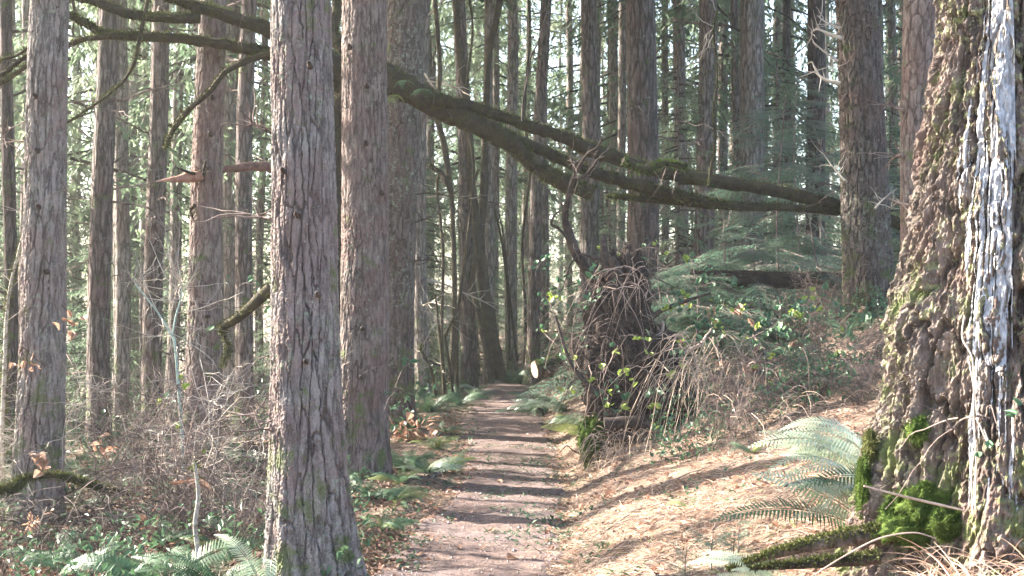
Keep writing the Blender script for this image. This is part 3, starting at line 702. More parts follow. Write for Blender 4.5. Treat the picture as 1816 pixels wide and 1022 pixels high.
lm([(262, 0), (250, 55), (240, 105), (222, 140), (190, 170), (150, 198), (112, 222)], 12.7, 12.6, name='limb', pxw=[9, 8, 8, 7, 6, 5, 4], moss=700, seed=12)
lm([(60, 105), (30, 130), (-10, 155)], 12.4, 12.6, name='limb', pxw=[9, 9, 9], moss=300, seed=13)
lm([(60, 78), (30, 98), (-10, 108)], 12.4, 12.6, name='limb', pxw=[7, 7, 7], moss=300, seed=14)
lm([(478, 95), (440, 108), (400, 128), (370, 165), (340, 190), (318, 215), (302, 240), (295, 262)], 13.2, 13.0, name='limb', pxw=[12, 12, 11, 10, 12, 12, 6], moss=900, seed=15)
lm([(610, 90), (590, 60), (598, 10), (596, -40)], 13.9, 14.2, name='limb', pxw=[30, 26, 22, 20], moss=800, seed=16)
lm([(590, 140), (575, 165), (590, 205), (600, 245)], 14, 14.4, name='limb', pxw=[14, 10, 9, 5], moss=200, seed=17)
# licorice ferns growing on the limb
def small_fern_leafs(P0, n, rg, L, mat, parent, name='fern_frond'):
    mb = MB()
    for i in range(n):
        az = rg.uniform(0, 2*math.pi); l = L*rg.uniform(.6, 1.1); k = 9; t = np.linspace(0, 1, k)
        P = np.array(P0)+np.stack([np.cos(az)*l*t, np.sin(az)*l*t, l*(.45*t-1.0*t*t)], -1)
        tubes(P[None], (.0015*(1.2-t))[None], 3, mb)
        d = nrm(np.gradient(P, axis=0)); sd = nrm(np.cross(d, [0, 0, 1.]))
        for s in (-1, 1): leaves(mb, P[1:], sd[1:]*s+d[1:]*.3, np.cross(sd, d)[1:], l*.32*np.sin(np.pi*(t[1:]*.8+.15)), l*.09)
    return mb.build(name, M[mat], parent, smooth=False)
rg = np.random.default_rng(3)
for (px, py, d) in ((700, 170, 13.4), (716, 145, 13.4), (750, 160, 13.3), (690, 176, 13.45)): small_fern_leafs(at(px, py, d), 6, rg, .13, 'fern_yellow' if px < 710 else 'fern', MT)

# ------------------------------------------------------------------ vine maples and thin stems at mid distance
def multi_stem(label, name, cat, stems, mat='moss_dark', moss=500, ms='moss', twigs=0, tmat='twig', seed=0):
    """stems: [(points, d0, d1, pxw)] from the ground up"""
    p0 = stems[0][0][0]; b = at(p0[0], p0[1], stems[0][1]); root = thing(name, (b.x, b.y, gz(b.x, b.y)), label, cat)
    for i, (pts, d0, d1, pw) in enumerate(stems):
        o, P, R = limb(pts, d0, d1, pxw=pw, name='stem', parent=root, mat=mat, moss=moss, seed=seed+i, seg=9, sub=5, bump_=.1, mossmat=ms)
        if twigs: twig_spray(P, R, twigs, np.random.default_rng(seed+i), o, tmat)
    return root
multi_stem('dark mossy clump of maple stems at the end of the trail', 'vine_maple', 'maple tree', [
 ([(888, 672), (878, 620), (866, 560), (856, 490), (846, 400), (836, 330), (832, 240), (824, 150), (812, 60), (806, -40)], 24, 24, [22, 22, 20, 17, 15, 14, 10]),
 ([(880, 668), (870, 560), (856, 500), (852, 420), (858, 340), (860, 260), (862, 180), (868, 90), (885, 10), (880, -40)], 24.2, 24.2, [18, 18, 16, 14, 12, 12, 11]),
 ([(872, 672), (862, 620), (850, 560), (838, 500), (846, 440), (838, 350), (848, 300)], 23.8, 23.8, [12, 12, 10, 8, 6]),
], moss=900, twigs=14, seed=20)
multi_stem('thin dark leaning maple stems between the pale spiky trunk and the leaning brown trunk', 'vine_maple', 'maple tree', [
 ([(800, 690), (806, 520), (803, 400), (800, 340), (788, 260), (775, 200), (780, 120), (770, -20)], 22, 22, [10, 9, 9, 12, 9, 8]),
 ([(800, 340), (785, 310), (770, 300), (760, 292)], 22, 21.8, [10, 9, 7, 5]),
 ([(790, 700), (783, 600), (786, 450), (776, 350), (778, 300)], 22, 22, [7, 6, 5, 4]),
 ([(810, 690), (812, 560), (830, 420), (840, 300), (826, 180), (838, 60), (830, -20)], 22.5, 22.5, [7, 6, 6, 5, 4]),
], moss=300, twigs=16, seed=30)
multi_stem('slim mossy saplings with thin arching shoots left of the trail end', 'sapling', 'sapling', [
 ([(788, 700), (784, 640), (778, 580), (772, 520)], 21, 21, [6, 6, 5, 3]),
 ([(803, 696), (796, 640), (790, 600), (800, 575), (806, 560)], 20.5, 20.5, [5, 5, 4, 3]),
 ([(772, 705), (766, 660), (750, 628), (745, 618), (748, 610)], 20, 20, [6, 5, 4, 3]),
], mat='moss_dark', moss=250, twigs=10, tmat='twig_pale', seed=40)
multi_stem('pair of thin twisted stems in front of the leaning brown trunk at the trail end', 'sapling', 'sapling', [
 ([(930, 670), (932, 560), (926, 430), (940, 300), (930, 200), (940, 60), (935, -20)], 30, 30, [6, 5, 5, 4]),
 ([(905, 640), (900, 520), (890, 430), (875, 360), (870, 300)], 28, 28, [5, 5, 4, 3]),
 ([(918, 640), (905, 540), (893, 420), (885, 380)], 28, 28, [4, 4, 3]),
], moss=200, twigs=20, seed=50)
multi_stem('thin mossy yellow green stem growing up in front of the ruddy trunk', 'sapling', 'sapling', [
 ([(1258, 330), (1262, 295), (1268, 260), (1266, 200), (1272, 130), (1266, 60), (1272, 20)], 13.6, 13.6, [8, 7, 5, 4, 3, 2]),
], moss=500, ms='moss_bright', twigs=8, tmat='twig_pale', seed=55)
multi_stem('thin drooping dark shoot rising from the mossy limb left of the tall slim stem', 'sapling', 'sapling', [
 ([(926, 215), (928, 180), (935, 140), (942, 100), (952, 80), (962, 50), (975, 0)], 13.4, 13.6, [4, 4, 3, 3, 2]),
], moss=0, mat='twig_dark', twigs=5, seed=57)
multi_stem('bluish grey thin sapling leaning in front of the reddish flaky trunk at left', 'sapling', 'sapling', [
 ([(326, 838), (322, 760), (316, 680), (310, 610), (302, 590), (280, 555), (245, 510), (238, 500)], 11.5, 11.5, [6, 6, 6, 5, 4, 3, 3, 2]),
 ([(306, 595), (312, 560), (322, 520), (318, 480)], 11.5, 11.5, [3, 3, 2, 2]),
], mat='stem_blue', moss=0, twigs=26, tmat='twig_pale', seed=60)
multi_stem('upright grey broken stick in front of the ferns at lower left', 'dead_stick', 'dead stick', [
 ([(344, 1040), (350, 980), (346, 930), (352, 880), (346, 830), (342, 822)], 7.9, 7.9, [10, 9, 9, 8, 7, 6]),
], mat='stem_grey', moss=120, twigs=0, seed=66)
multi_stem('thin yellowish mossy stem at the left edge', 'sapling', 'sapling', [
 ([(2, 850), (4, 760), (8, 660), (12, 560), (20, 500), (35, 440), (48, 380)], 12, 12, [8, 8, 7, 6, 5, 4]),
], mat='stem_grey', moss=900, twigs=10, tmat='twig_pale', seed=68)
multi_stem('arched mossy fallen stick lying across the foot of the furrowed left trunk', 'fallen_branch', 'fallen branch', [
 ([(-20, 880), (30, 855), (70, 845), (110, 845), (150, 858), (190, 868), (232, 878)], 10.6, 10.9, [12, 11, 10, 10, 13, 13, 9]),
 ([(0, 868), (20, 872), (40, 850)], 10.6, 10.6, [5, 5, 4]),
], mat='moss_dark', moss=2200, twigs=0, seed=70)
multi_stem('mossy broken bough drooping at the left of the furrowed centre trunk', 'fallen_branch', 'broken bough', [
 ([(480, 512), (450, 540), (425, 562), (400, 578), (392, 584)], 12.6, 12.8, [22, 20, 17, 15, 12]),
 ([(394, 582), (398, 600), (406, 618), (398, 636), (394, 650)], 12.8, 12.8, [6, 5, 5, 5, 3]),
], moss=500, twigs=3, seed=74)
multi_stem('reddish dark dead bough behind the furrowed centre trunk', 'fallen_branch', 'broken bough', [
 ([(490, 297), (450, 295), (420, 298), (390, 302)], 14.3, 13.9, [18, 17, 15, 12]),
], mat='bough_red', moss=100, seed=77)
# torn red stub
p = at(345, 312, 13.5)
st_ = thing('broken_branch', p, 'torn orange red branch stub sticking left from the flaky trunk', 'broken branch')
mb = MB(); wood_tube([at(352, 313, 13.45), at(335, 314, 13.3), (at(312, 318, 13.1)), at(283, 321, 12.95)], [.055, .05, .03, .006], 9, 4, .3, 30, mb); mb.build('stub', M['redwood'], st_)
mb = MB(); wood_tube([at(345, 308, 13.3), at(325, 303, 13.1), (at(310, 296, 13.0))], [.016, .012, .006], 6, 4, .2, 20, mb); mb.build('side_twig', M['moss_dark'], st_)

# ------------------------------------------------------------------ twiggy bare shrubs
def shrub_mesh(name, seed, H=1.6, nst=9, tw=26, mat='twig', spread=.55, thin=1.0):
    rg = np.random.default_rng(seed); mb = MB(); k = 8; t = np.linspace(0, 1, k)
    az = rg.uniform(0, 2*math.pi, nst); L = H*rg.uniform(.6, 1.15, nst); sp = spread*rg.uniform(.2, 1.3, nst)
    P = np.stack([np.cos(az)[:, None]*(L*sp)[:, None]*t**1.5, np.sin(az)[:, None]*(L*sp)[:, None]*t**1.5, L[:, None]*(t-.25*sp[:, None]*t**2)], -1)
    P += np.cumsum(rg.normal(size=P.shape), 1)*.025*H; P[:, :, :2] += rg.normal(size=(nst, 1, 2))*.08
    tubes(P, (.006*thin*rg.uniform(.7, 1.4, nst))[:, None]*(1.1-.8*t)[None], 4, mb)
    n = nst*tw; j = rg.integers(0, nst, n); s = rg.uniform(.15, 1, n); i = (s*(k-1)).astype(int).clip(0, k-1)
    D = nrm(rg.normal(size=(n, 3))*np.array([1, 1, .6])+np.array([0, 0, .35])); l = H*.3*rg.uniform(.2, 1.2, n)
    Q = P[j, i][:, None]+D[:, None]*l[:, None, None]*t[None, :, None]+np.cumsum(rg.normal(size=(n, k, 3)), 1)*.03*l[:, None, None]; Q[:, 0] = P[j, i]; Q[..., 2] -= .25*l[:, None]*t[None]**2
    tubes(Q, (.0028*thin*rg.uniform(.6, 1.4, n))[:, None]*(1.1-.8*t)[None], 3, mb)
    n2 = n*2; j2 = rg.integers(0, n, n2); i2 = rg.integers(2, k, n2); D2 = nrm(D[j2]+rg.normal(size=(n2, 3))*.8); l2 = l[j2]*rg.uniform(.2, .6, n2); t4 = np.linspace(0, 1, 4)
    Q2 = Q[j2, i2][:, None]+D2[:, None]*l2[:, None, None]*t4[None, :, None]; Q2 += rg.normal(size=Q2.shape)*.03*l2[:, None, None]; Q2[:, 0] = Q[j2, i2]
    tubes(Q2, (.0016*thin*rg.uniform(.7, 1.3, n2))[:, None]*(1.1-.6*t4)[None], 3, mb)
    return mb.mesh(name, M[mat], smooth=False), Q, Q2
def leaf_shape(mb, c, D, Nn, L, W_, a=0.0, curl=.15, serr=0):
    """one leaf of 12 triangles, folded along its midrib"""
    D = D/np.linalg.norm(D); Sd = np.cross(D, Nn); Sd /= np.linalg.norm(Sd); Nv = np.cross(Sd, D)
    tt = np.array([0, .18, .4, .65, .86, 1.0]); ww = np.array([0, .36, .5, .42, .2, 0])*W_
    mid = c+D[None]*(L*tt)[:, None]-Nv[None]*(curl*L*tt**2)[:, None]
    l = mid+Sd[None]*ww[:, None]+Nv[None]*(.25*ww)[:, None]; r = mid-Sd[None]*ww[:, None]+Nv[None]*(.25*ww)[:, None]
    V = np.vstack([mid, l[1:-1], r[1:-1]]); F = []
    for i in range(5):
        a0 = 0 if i == 0 else 5+i; a1 = 5 if i == 4 else 6+i; b0 = 0 if i == 0 else 9+i; b1 = 5 if i == 4 else 10+i
        for (p, q) in ((a0, a1), (b0, b1)):
            if p == i: F.append((i, i+1, q))
            elif q == i+1: F.append((i, i+1, p))
            else: F.append((i, i+1, q)); F.append((i, q, p))
    mb.add(V, F, a)
SH = [shrub_mesh('bare_twigs', 600+i, 1.7, 8, 22, 'twig')[0] for i in range(3)]
SHP = [shrub_mesh('bare_twigs', 620+i, 1.5, 7, 20, 'twig_pale')[0] for i in range(2)]
SHD = [shrub_mesh('bare_twigs', 640+i, 1.0, 10, 22, 'twig_dark', 1.0)[0] for i in range(2)]
# leaf meshes shared by hanging dry leaves / living leaves
def one_leaf(name, L, W_, mat, curl=.15, seed=0):
    mb = MB(); leaf_shape(mb, np.zeros(3), np.array([0, 1., 0]), np.array([0, 0, 1.]), L, W_, 0, curl); return mb.mesh(name, M[mat], smooth=True)
LF = {'dead': [one_leaf('dry_leaf', .085, .07, 'dead_leaf', .5), one_leaf('dry_leaf', .07, .04, 'dead_leaf', -.5)],
      'green': [one_leaf('leaf', .066, .052, 'bramble', .25), one_leaf('leaf', .055, .042, 'bramble', .1)],
      'yellow': [one_leaf('leaf', .062, .048, 'bramble_yellow', .2)]}
def add_leaf(parent, world, kind, rg, s=1.0, name='leaf', face=None):
    me = LF[kind][rg.integers(len(LF[kind]))]; l = Vector(world)-parent_loc(parent)
    o = link(name, me, parent, l, (rg.uniform(-.6, .8), rg.uniform(-.6, .6), rg.uniform(0, 6.28)), s*rg.uniform(.75, 1.25)); return o

LM = [(15, 26, 'trunk cut by the left edge'), (80, 60, 'furrowed left trunk'), (183, 40, 'purplish second trunk'), (276, 40, 'straight dark trunk at left'), (363, 52, 'flaky reddish trunk'),
      (440, 34, 'trunk behind the reddish bough'), (532, 120, 'big furrowed centre trunk'), (645, 84, 'reddish trunk beside it'), (712, 60, 'dark brown trailside trunk'), (750, 24, 'pale spiky trunk'), (820, 26, 'brown trunk at the trail end'),
      (865, 40, 'dark mossy maple clump'), (955, 24, 'leaning brown trunk'), (1045, 30, 'straight greyish trunk'), (1137, 56, 'stout dark trunk'), (1182, 14, 'thin reddish stem'), (1250, 34, 'sunlit ruddy trunk'),
      (1315, 20, 'slim leaning stem'), (1332, 42, 'broad pale grey trunk'), (1394, 16, 'slim dark stem at right'), (1445, 34, 'dark trunk over the hemlock'), (1530, 84, 'snaggy dark trunk'), (1620, 50, 'ruddy scaly trunk'), (1740, 260, 'huge craggy trunk')]
def where(x, y, dlm=16):
    px = 908+x/y*FPX
    if px < -40: return 'outside the picture at left'
    if px > 1856: return 'outside the picture at right'
    c, w, n = min(LM, key=lambda q: abs(px-q[0])-q[1]*.3); dx = px-c
    rel = ('behind' if y > 18 else 'in front of') if abs(dx) < w*.5 else ('just left of' if dx < 0 else 'just right of')
    return rel+' the '+n
def howfar(y): return ['near', 'mid distance', 'distant', 'far', 'faint farthest'][int(np.digitize(y, [14, 26, 36, 50]))]
def hl(h): return ['low', 'knee high', 'waist high', 'tall'][int(np.digitize(h, [.5, .85, 1.2]))]
rg = np.random.default_rng(21)
def place_shrub(me, px, d, s, label, name='bare_shrub', cat='shrub', group=None, rot=None, dy=0):
    x = (px-908)/FPX*d; z0 = gz(x, d)-.03
    if group: group = 'bare twiggy shrubs'; label = '%s %s %s twiggy shrub %s' % (howfar(d), hl(s*1.2), {'twig': 'brown', 'twig_pale': 'pale', 'twig_dark': 'dark'}[me.materials[0].name], where(x, d))
    o = tag(link(name, me, None, (x, d, z0), (0, 0, rg.uniform(0, 6.28) if rot is None else rot), s), label, cat, group); return o
g_l = 'bare twiggy shrubs under the trees on the left'
for i in range(30):
    px = rg.uniform(-10, 470); d = rg.uniform(9.5, 22); me = [SH[0], SH[1], SH[2], SHD[1], SHP[1], SHD[0]][i % 6]
    place_shrub(me, px, d, rg.uniform(.5, .95), 'bare twiggy shrub tangled under the trees left of the furrowed centre trunk', group=g_l)
for i in range(10):
    px = rg.uniform(-10, 460); d = rg.uniform(8.6, 10.5)
    place_shrub([SHD[0], SHD[1], SH[1]][i % 3], px, d, rg.uniform(.25, .45), 'low bare twiggy shrub on the near forest floor left of the furrowed centre trunk', group='low twiggy shrubs on the near forest floor at left')
for i in range(16):
    px = rg.uniform(720, 1010); d = rg.uniform(24, 38)
    place_shrub([SHP[0], SHP[1], SH[0]][i % 3], px, d, rg.uniform(.8, 1.5), 'pale twiggy shrub beyond the end of the trail', group='pale twiggy shrubs beyond the trail end')
for i in range(9):
    px = rg.uniform(1010, 1560); d = rg.uniform(16.5, 34)
    place_shrub([SH[1], SHP[1], SHP[0]][i % 3], px, d, rg.uniform(.7, 1.3), 'bare twiggy shrub on the slope behind the upturned roots', group='twiggy shrubs on the slope behind the upturned roots')
for i in range(26):
    px = rg.uniform(1200, 1570); d = rg.uniform(9.8, 15)
    place_shrub([SH[0], SHD[1], SH[2]][i % 3], px, d, rg.uniform(.3, .55), 'low reddish twiggy tangle on the bank between the upturned roots and the snaggy trunk', group='low twiggy tangles on the bank')

# hanging dry leaf clusters at left
for i, (px, py, d, lab) in enumerate([(120, 575, 11, 'curled orange dry leaves hanging in the shrub right of the furrowed left trunk'), (52, 650, 11, 'pinkish dry leaf cluster in front of the furrowed left trunk, upper'),
        (75, 818, 10.6, 'pinkish dry leaf cluster in front of the furrowed left trunk, near its foot'), (68, 925, 9.3, 'orange dry leaves above the ground at the far lower left'),
        (265, 925, 9.0, 'reddish dry leaf cluster above the teal ferns at lower left'), (335, 857, 9.3, 'large orange dry leaf beside the grey stick'), (178, 790, 10, 'dark red dry leaf cluster in the shrubs under the purplish trunk')]):
    c = at(px, py, d); o = thing('dry_leaf_cluster', c, lab, 'dry leaves')
    mb = MB(); k = 5; t = np.linspace(0, 1, k); q = np.array(c)+np.stack([.25*t-.05, .05*t, .12*t*t-.3*t], -1); tubes(q[None]+np.array([0, 0, .15]), (.003*(1.2-t))[None], 4, mb); mb.build('stalk', M['twig_dark'], o)
    for _ in range(9 if i != 5 else 5): add_leaf(o, Vector(c)+Vector(rg.normal(size=3)*.05), 'dead', rg, 1.0 if i != 5 else 1.4, 'dry_leaf')

# ------------------------------------------------------------------ ferns
def frond_mesh(name, L, droop, npin, pl, mat, seed=0, rise=.6, tipc=.0, twist=0.0):
    """one sword fern frond growing along +X: rachis and folded pinnae"""
    rg = np.random.default_rng(seed); k = npin; t = np.linspace(0, 1, k)
    ang = rise-droop*t**1.2; st = L/k; x = np.cumsum(np.cos(ang))*st; z = np.cumsum(np.sin(ang))*st
    P = np.stack([x, .03*L*np.sin(t*3+seed), z], -1); mb = MB()
    tubes(P[None], (.0035*(1.1-t))[None], 4, mb)
    d = nrm(np.gradient(P, axis=0)); up = nrm(np.stack([-np.sin(ang), np.zeros(k), np.cos(ang)], -1))
    w = pl*np.clip(np.sin(np.pi*np.clip(t*.86+.12, 0, 1))**.7, .05, 1)*(1-.45*t)
    for s in (-1, 1):
        sd = nrm(np.cross(up, d))*s
        D = nrm(sd+d*(.18+.35*t[:, None])+up*(.12+rg.normal(size=(k, 1))*.08)-np.array([0, 0, 1])*.15)
        wid = st*.82
        B = P; L2 = (w*rg.uniform(.9, 1.08, k))[:, None]
        m1 = B+D*L2*.12; m2 = B+D*L2*.6-np.array([0, 0, 1])*L2*.03; tip = B+D*L2-np.array([0, 0, 1])*L2*.10
        V = np.stack([m1+d*wid*.45, m1-d*wid*.5, m2-d*wid*.28+d*wid*.12, m2+d*wid*.40, tip+d*wid*.2], 1)
        i0 = np.arange(k)*5
        F = np.concatenate([np.stack([i0, i0+1, i0+2, i0+3], -1)]); b = mb.n
        mb.add(V, F); mb.T.append(np.stack([i0+3, i0+2, i0+4], -1)+b); mb.TM.append(np.zeros(k, int))
    return mb.mesh(name, M[mat], smooth=False)
FR = {}
for kind, mt in (('g', 'fern'), ('p', 'fern_pale_sun'), ('y', 'fern_yellow')):
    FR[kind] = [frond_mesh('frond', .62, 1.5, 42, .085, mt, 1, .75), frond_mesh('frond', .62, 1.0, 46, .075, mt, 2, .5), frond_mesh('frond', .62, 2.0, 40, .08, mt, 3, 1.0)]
def fern(px, py, d, label, kinds='g', n=12, size=.5, azs=None, group=None, world=None, rise=0.0):
    b = at(px, py, d) if world is None else Vector(world); b.z = gz(b.x, b.y)-.01
    if world is not None: label = '%s low green fern %s' % (howfar(b.y), where(b.x, b.y))
    o = thing('fern', b, label, 'fern', group)
    for i in range(n):
        az = rg.uniform(0, 2*math.pi) if azs is None else math.radians(azs[i % len(azs)])+rg.normal()*.12
        s = size/.62*rg.uniform(.75, 1.2); me = FR[kinds[i % len(kinds)]][rg.integers(3)]
        link('frond', me, o, (0, 0, .0), (math.cos(az)*.75+rg.normal()*.3, -rise-.22+rg.normal()*.14, az), (s, s*1.2, s))
    return o
def frond_at(px, py, d, label, kind, shape, L, az, tilt=0, roll=0):
    b = at(px, py, d)
    return tag(link('fern_frond', FR[kind][shape], None, b, (math.radians(roll), math.radians(-tilt), math.radians(az)), L/.62), label, 'fern frond')
fern(300, 1012, 7.7, 'teal sword fern with long arching fronds right of the grey stick at lower left', 'g', 11, .62, [175, 160, 190, 10, 150, 200, 30, 120, 60])
fern(390, 1030, 7.6, 'teal sword fern lying low between the grey stick and the furrowed centre trunk', 'g', 9, .5, [170, 185, 20, 150, 0, 100])
fern(150, 960, 8.6, 'small dark fern with one curved frond at the far lower left', 'g', 6, .42, [170, 10, 45, 140])
fern(400, 935, 8.6, 'low fern with yellow green tips left of the furrowed centre trunk', 'gy', 8, .32)
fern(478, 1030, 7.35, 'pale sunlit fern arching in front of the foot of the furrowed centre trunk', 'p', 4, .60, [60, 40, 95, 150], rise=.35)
fern(435, 800, 13.2, 'pale silvery fern hanging over the mound left of the furrowed centre trunk', 'pg', 16, .55, [200, 230, 250, 270, 180, 300, 160])
fern(655, 880, 10.7, 'dense green fern at the foot of the reddish trunk, by the furrowed one', 'g', 16, .42)
fern(700, 905, 10.2, 'yellow green fern on the trail edge in front of the reddish trunk', 'ygg', 14, .32)
fern(725, 800, 12.6, 'leafy green fern against the right side of the reddish trunk', 'g', 16, .45)
fern(760, 815, 12.4, 'bright green fern spilling onto the left side of the trail', 'gp', 16, .40)
fern(800, 800, 12.9, 'low fern reaching furthest onto the trail from the left', 'gy', 12, .32)
fern(715, 835, 11.6, 'low mixed green fern beside the brown stick on the trail edge', 'gy', 12, .3)
fern(775, 770, 14.6, 'low fern on the left trail edge level with the dead leaf heap', 'gy', 12, .34)
fern(745, 735, 17.4, 'fern tucked against the right foot of the dark brown trunk', 'g', 12, .42)
fern(675, 935, 9.4, 'small fern between the furrowed centre trunk and the near trail', 'gy', 9, .28)
fern(790, 745, 16.6, 'small yellow green fern creeping onto the trail at mid distance', 'yg', 10, .28)
fern(765, 715, 19.5, 'teal fern beyond the dark trunk on the left edge of the trail', 'g', 16, .6)
fern(815, 700, 21.0, 'teal fern nearest the trail end on its left side', 'g', 16, .55)
fern(845, 690, 23.0, 'small fern under the dark maple clump', 'gp', 12, .5)
fern(925, 640, 27.0, 'teal fern under the leaning brown trunk past the trail end', 'g', 16, .8)
fern(905, 650, 29.0, 'far fern just past the crest of the trail', 'g', 14, .8)
fern(985, 640, 25.0, 'green fern behind the sawn log', 'g', 14, .7)
fern(965, 690, 19.5, 'grey green drooping fern below the sawn log', 'pg', 18, .62, [180, 200, 220, 240, 260, 160, 280])
fern(1000, 682, 18.6, 'second drooping fern below the sawn log, its right neighbour', 'gp', 16, .5, [180, 200, 220, 240, 260])
fern(1040, 715, 15.2, 'bright green fern on the bank left of the upturned roots', 'gyp', 18, .50, [180, 200, 220, 240, 160, 260])
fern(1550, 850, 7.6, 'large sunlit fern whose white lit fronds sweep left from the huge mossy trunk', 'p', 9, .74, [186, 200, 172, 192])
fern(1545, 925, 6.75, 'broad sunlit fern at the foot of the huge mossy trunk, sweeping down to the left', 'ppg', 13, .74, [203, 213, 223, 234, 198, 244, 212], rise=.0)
fern(1335, 800, 9.6, 'small fern at the lower edge of the bank scrub', 'gy', 8, .22)
fern(1225, 900, 8.6, 'tiny yellow green fern in the sunlit straw of the bank', 'y', 7, .16)
fern(1075, 960, 8.3, 'tiny fern beside the right edge of the near trail', 'gy', 7, .15)
fern(1455, 790, 8.8, 'small fern on the bank just above the white sunlit fern', 'gp', 8, .25)
fern(1400, 1000, 5.9, 'low sunlit fern spreading over the log at the bottom right', 'p', 7, .42, [190, 170, 210, 150])
for i in range(24):
    px = rg.uniform(1180, 1560); d = rg.uniform(12.5, 22); x = (px-908)/FPX*d
    fern(0, 0, 0, 'low green fern on the slope behind the brambles', 'g', 9, .45, world=(x, d, 0), group='ferns on the slope behind the brambles')
for i in range(22):
    px = rg.uniform(-10, 470); d = rg.uniform(8.6, 17); x = (px-908)/FPX*d
    fern(0, 0, 0, 'low dark fern among the twigs left of the furrowed centre trunk', 'g', 9, .4, world=(x, d, 0), group='ferns among the twigs at left')

# ------------------------------------------------------------------ young hemlocks: flat layered sprays
def spray_mesh(name, seed, L=.7, mat='fir_near'):
    rg = np.random.default_rng(seed); mb = MB(); t = np.linspace(0, 1, 7)
    P = np.stack([L*t, .05*L*np.sin(3*t+seed), -.14*L*t*t], -1); tubes(P[None], (.004*(1.1-t))[None], 4, mb, 0, 1)
    nt_ = 20; tt = np.linspace(.1, .98, nt_); side = np.where(np.arange(nt_) % 2, 1, -1)
    B = np.stack([np.interp(tt, t, P[:, j]) for j in range(3)], -1)
    tl = L*.42*(1-tt)**.7*rg.uniform(.6, 1.1, nt_)+.04; td = nrm(np.stack([np.full(nt_, .8), side*.75, -rg.uniform(0, .3, nt_)], -1))
    per = (tl/.009).astype(int); ii = np.repeat(np.arange(nt_), per); s = np.concatenate([np.linspace(0, 1, p) for p in per])
    Cn = B[ii]+td[ii]*(tl[ii]*s)[:, None]; Cn[:, 2] -= .12*tl[ii]*s*s
    sd = nrm(np.cross(td, [0, 0, 1.]))[ii]; sg = rg.choice([-1, 1], len(ii))[:, None]
    D = sd*sg+td[ii]*.5+rg.normal(size=Cn.shape)*.15
    leaves(mb, Cn, D, np.broadcast_to([0, 0, 1.], Cn.shape)+rg.normal(size=Cn.shape)*.2, rg.uniform(.020, .034, len(ii)), .0125, rg.random(len(ii))*.3)
    k = 4; t4 = np.linspace(0, 1, k); Q = B[:, None]+td[:, None]*tl[:, None, None]*t4[None, :, None]; tubes(Q, .0015*np.ones((nt_, k)), 3, mb, 0, 1)
    return mb.mesh(name, [M[mat], M['twig']], smooth=False)
SP = [spray_mesh('spray', 700+i) for i in range(4)]
def hemlock(px, d, H, R, n, label, py0=None, zmin=.3, name='young_hemlock', group=None, base=None):
    x = (px-908)/FPX*d; z0 = gz(x, d); o = thing(name, (x, d, z0), label, 'young hemlock', group)
    mb = MB(); k = 10; t = np.linspace(0, 1, k); P = np.stack([x+.05*np.sin(t*5+px), d+0*t, z0+H*t], -1); tubes(P[None], (.004+.016*(1-t))[None], 6, mb); mb.build('trunk', M['twig'], o)
    for i in range(n):
        q = rg.random(); z = zmin+(H-zmin)*q; r = R*(1-q)**.6+.15; az = rg.uniform(0, 6.28)
        s = r/.7; off = rg.uniform(0, .25)*r
        link('bough', SP[rg.integers(4)], o, (math.cos(az)*off, math.sin(az)*off, z), (rg.normal()*.15, rg.uniform(-.15, .25), az), s)
        # side boughs
        for _ in range(3):
            f = rg.uniform(.3, .8)*r; a2 = az+rg.normal()*.7
            link('bough', SP[rg.integers(4)], o, (math.cos(az)*f, math.sin(az)*f, z-.12*f), (rg.normal()*.15, rg.uniform(0, .3), a2), s*rg.uniform(.4, .7))
    return o
hemlock(1175, 14.6, 1.55, 1.0, 20, 'bluish green young hemlock behind the top of the upturned roots')
hemlock(1290, 16.0, 1.7, 1.25, 24, 'wide flat layered young hemlock under the mossy limbs at centre right')
hemlock(1385, 17.5, 2.9, 1.3, 30, 'tall teal young hemlock above the mossy limbs, left of the snaggy trunk')
hemlock(1445, 15.5, 1.3, .9, 14, 'young hemlock with sparse sprays at the left foot of the snaggy trunk')
hemlock(1110, 17.0, 1.9, .8, 12, 'slim young hemlock right behind the bare crooked stem')
hemlock(1230, 14.0, 1.35, .9, 22, 'low spreading young hemlock over the right shoulder of the root plate')
hemlock(1345, 15.0, 1.25, 1.0, 22, 'low young hemlock between the root plate and the snaggy trunk')
hemlock(1415, 19.0, 3.3, 1.2, 24, 'feathery young hemlock rising above the limbs beside the tall teal one')
hemlock(1460, 21.0, 3.6, 1.5, 22, 'pale green hemlock further back, left of the snaggy trunk')

# ------------------------------------------------------------------ background forest
rg = np.random.default_rng(2024)
def far_tree(x, y, kind, s, label, group, bare=False):
    label = '%s %s %s' % (howfar(y), {'high': 'bare stemmed fir', 'mid': 'fir', 'low': 'bushy leafed fir', 'small': 'little bushy fir'}[kind], where(x, y))
    group = 'firs deep in the woods'
    root = thing('distant_fir_tree', (x, y, gz(x, y)-.1), label, 'fir tree', group, rg.uniform(0, 6.28))
    H = {'high': 25, 'mid': 21, 'low': 13.5, 'small': 4.9}[kind]
    link('trunk', TM[kind], root); link('crown', CR[kind][rg.integers(3)], root)
    root.scale = (s, s, s*rg.uniform(.9, 1.15)); return root
def simple_trunk(r, H, mat):
    mb = MB(); z = np.linspace(-.5, H, 14); wood_tube([(0.04*math.sin(a), 0.04*math.cos(a*1.3), a) for a in z], [r*(1-.8*max(0, a)/H)+.01 for a in z], 10, 3, .05, 2, mb); return mb.mesh('trunk', M[mat])
TM = {'high': simple_trunk(.17, 25, 'bark_pale'), 'mid': simple_trunk(.15, 21, 'bark_pale'), 'low': simple_trunk(.10, 13.5, 'bark_pale'), 'small': simple_trunk(.03, 4.9, 'twig')}
placed = []
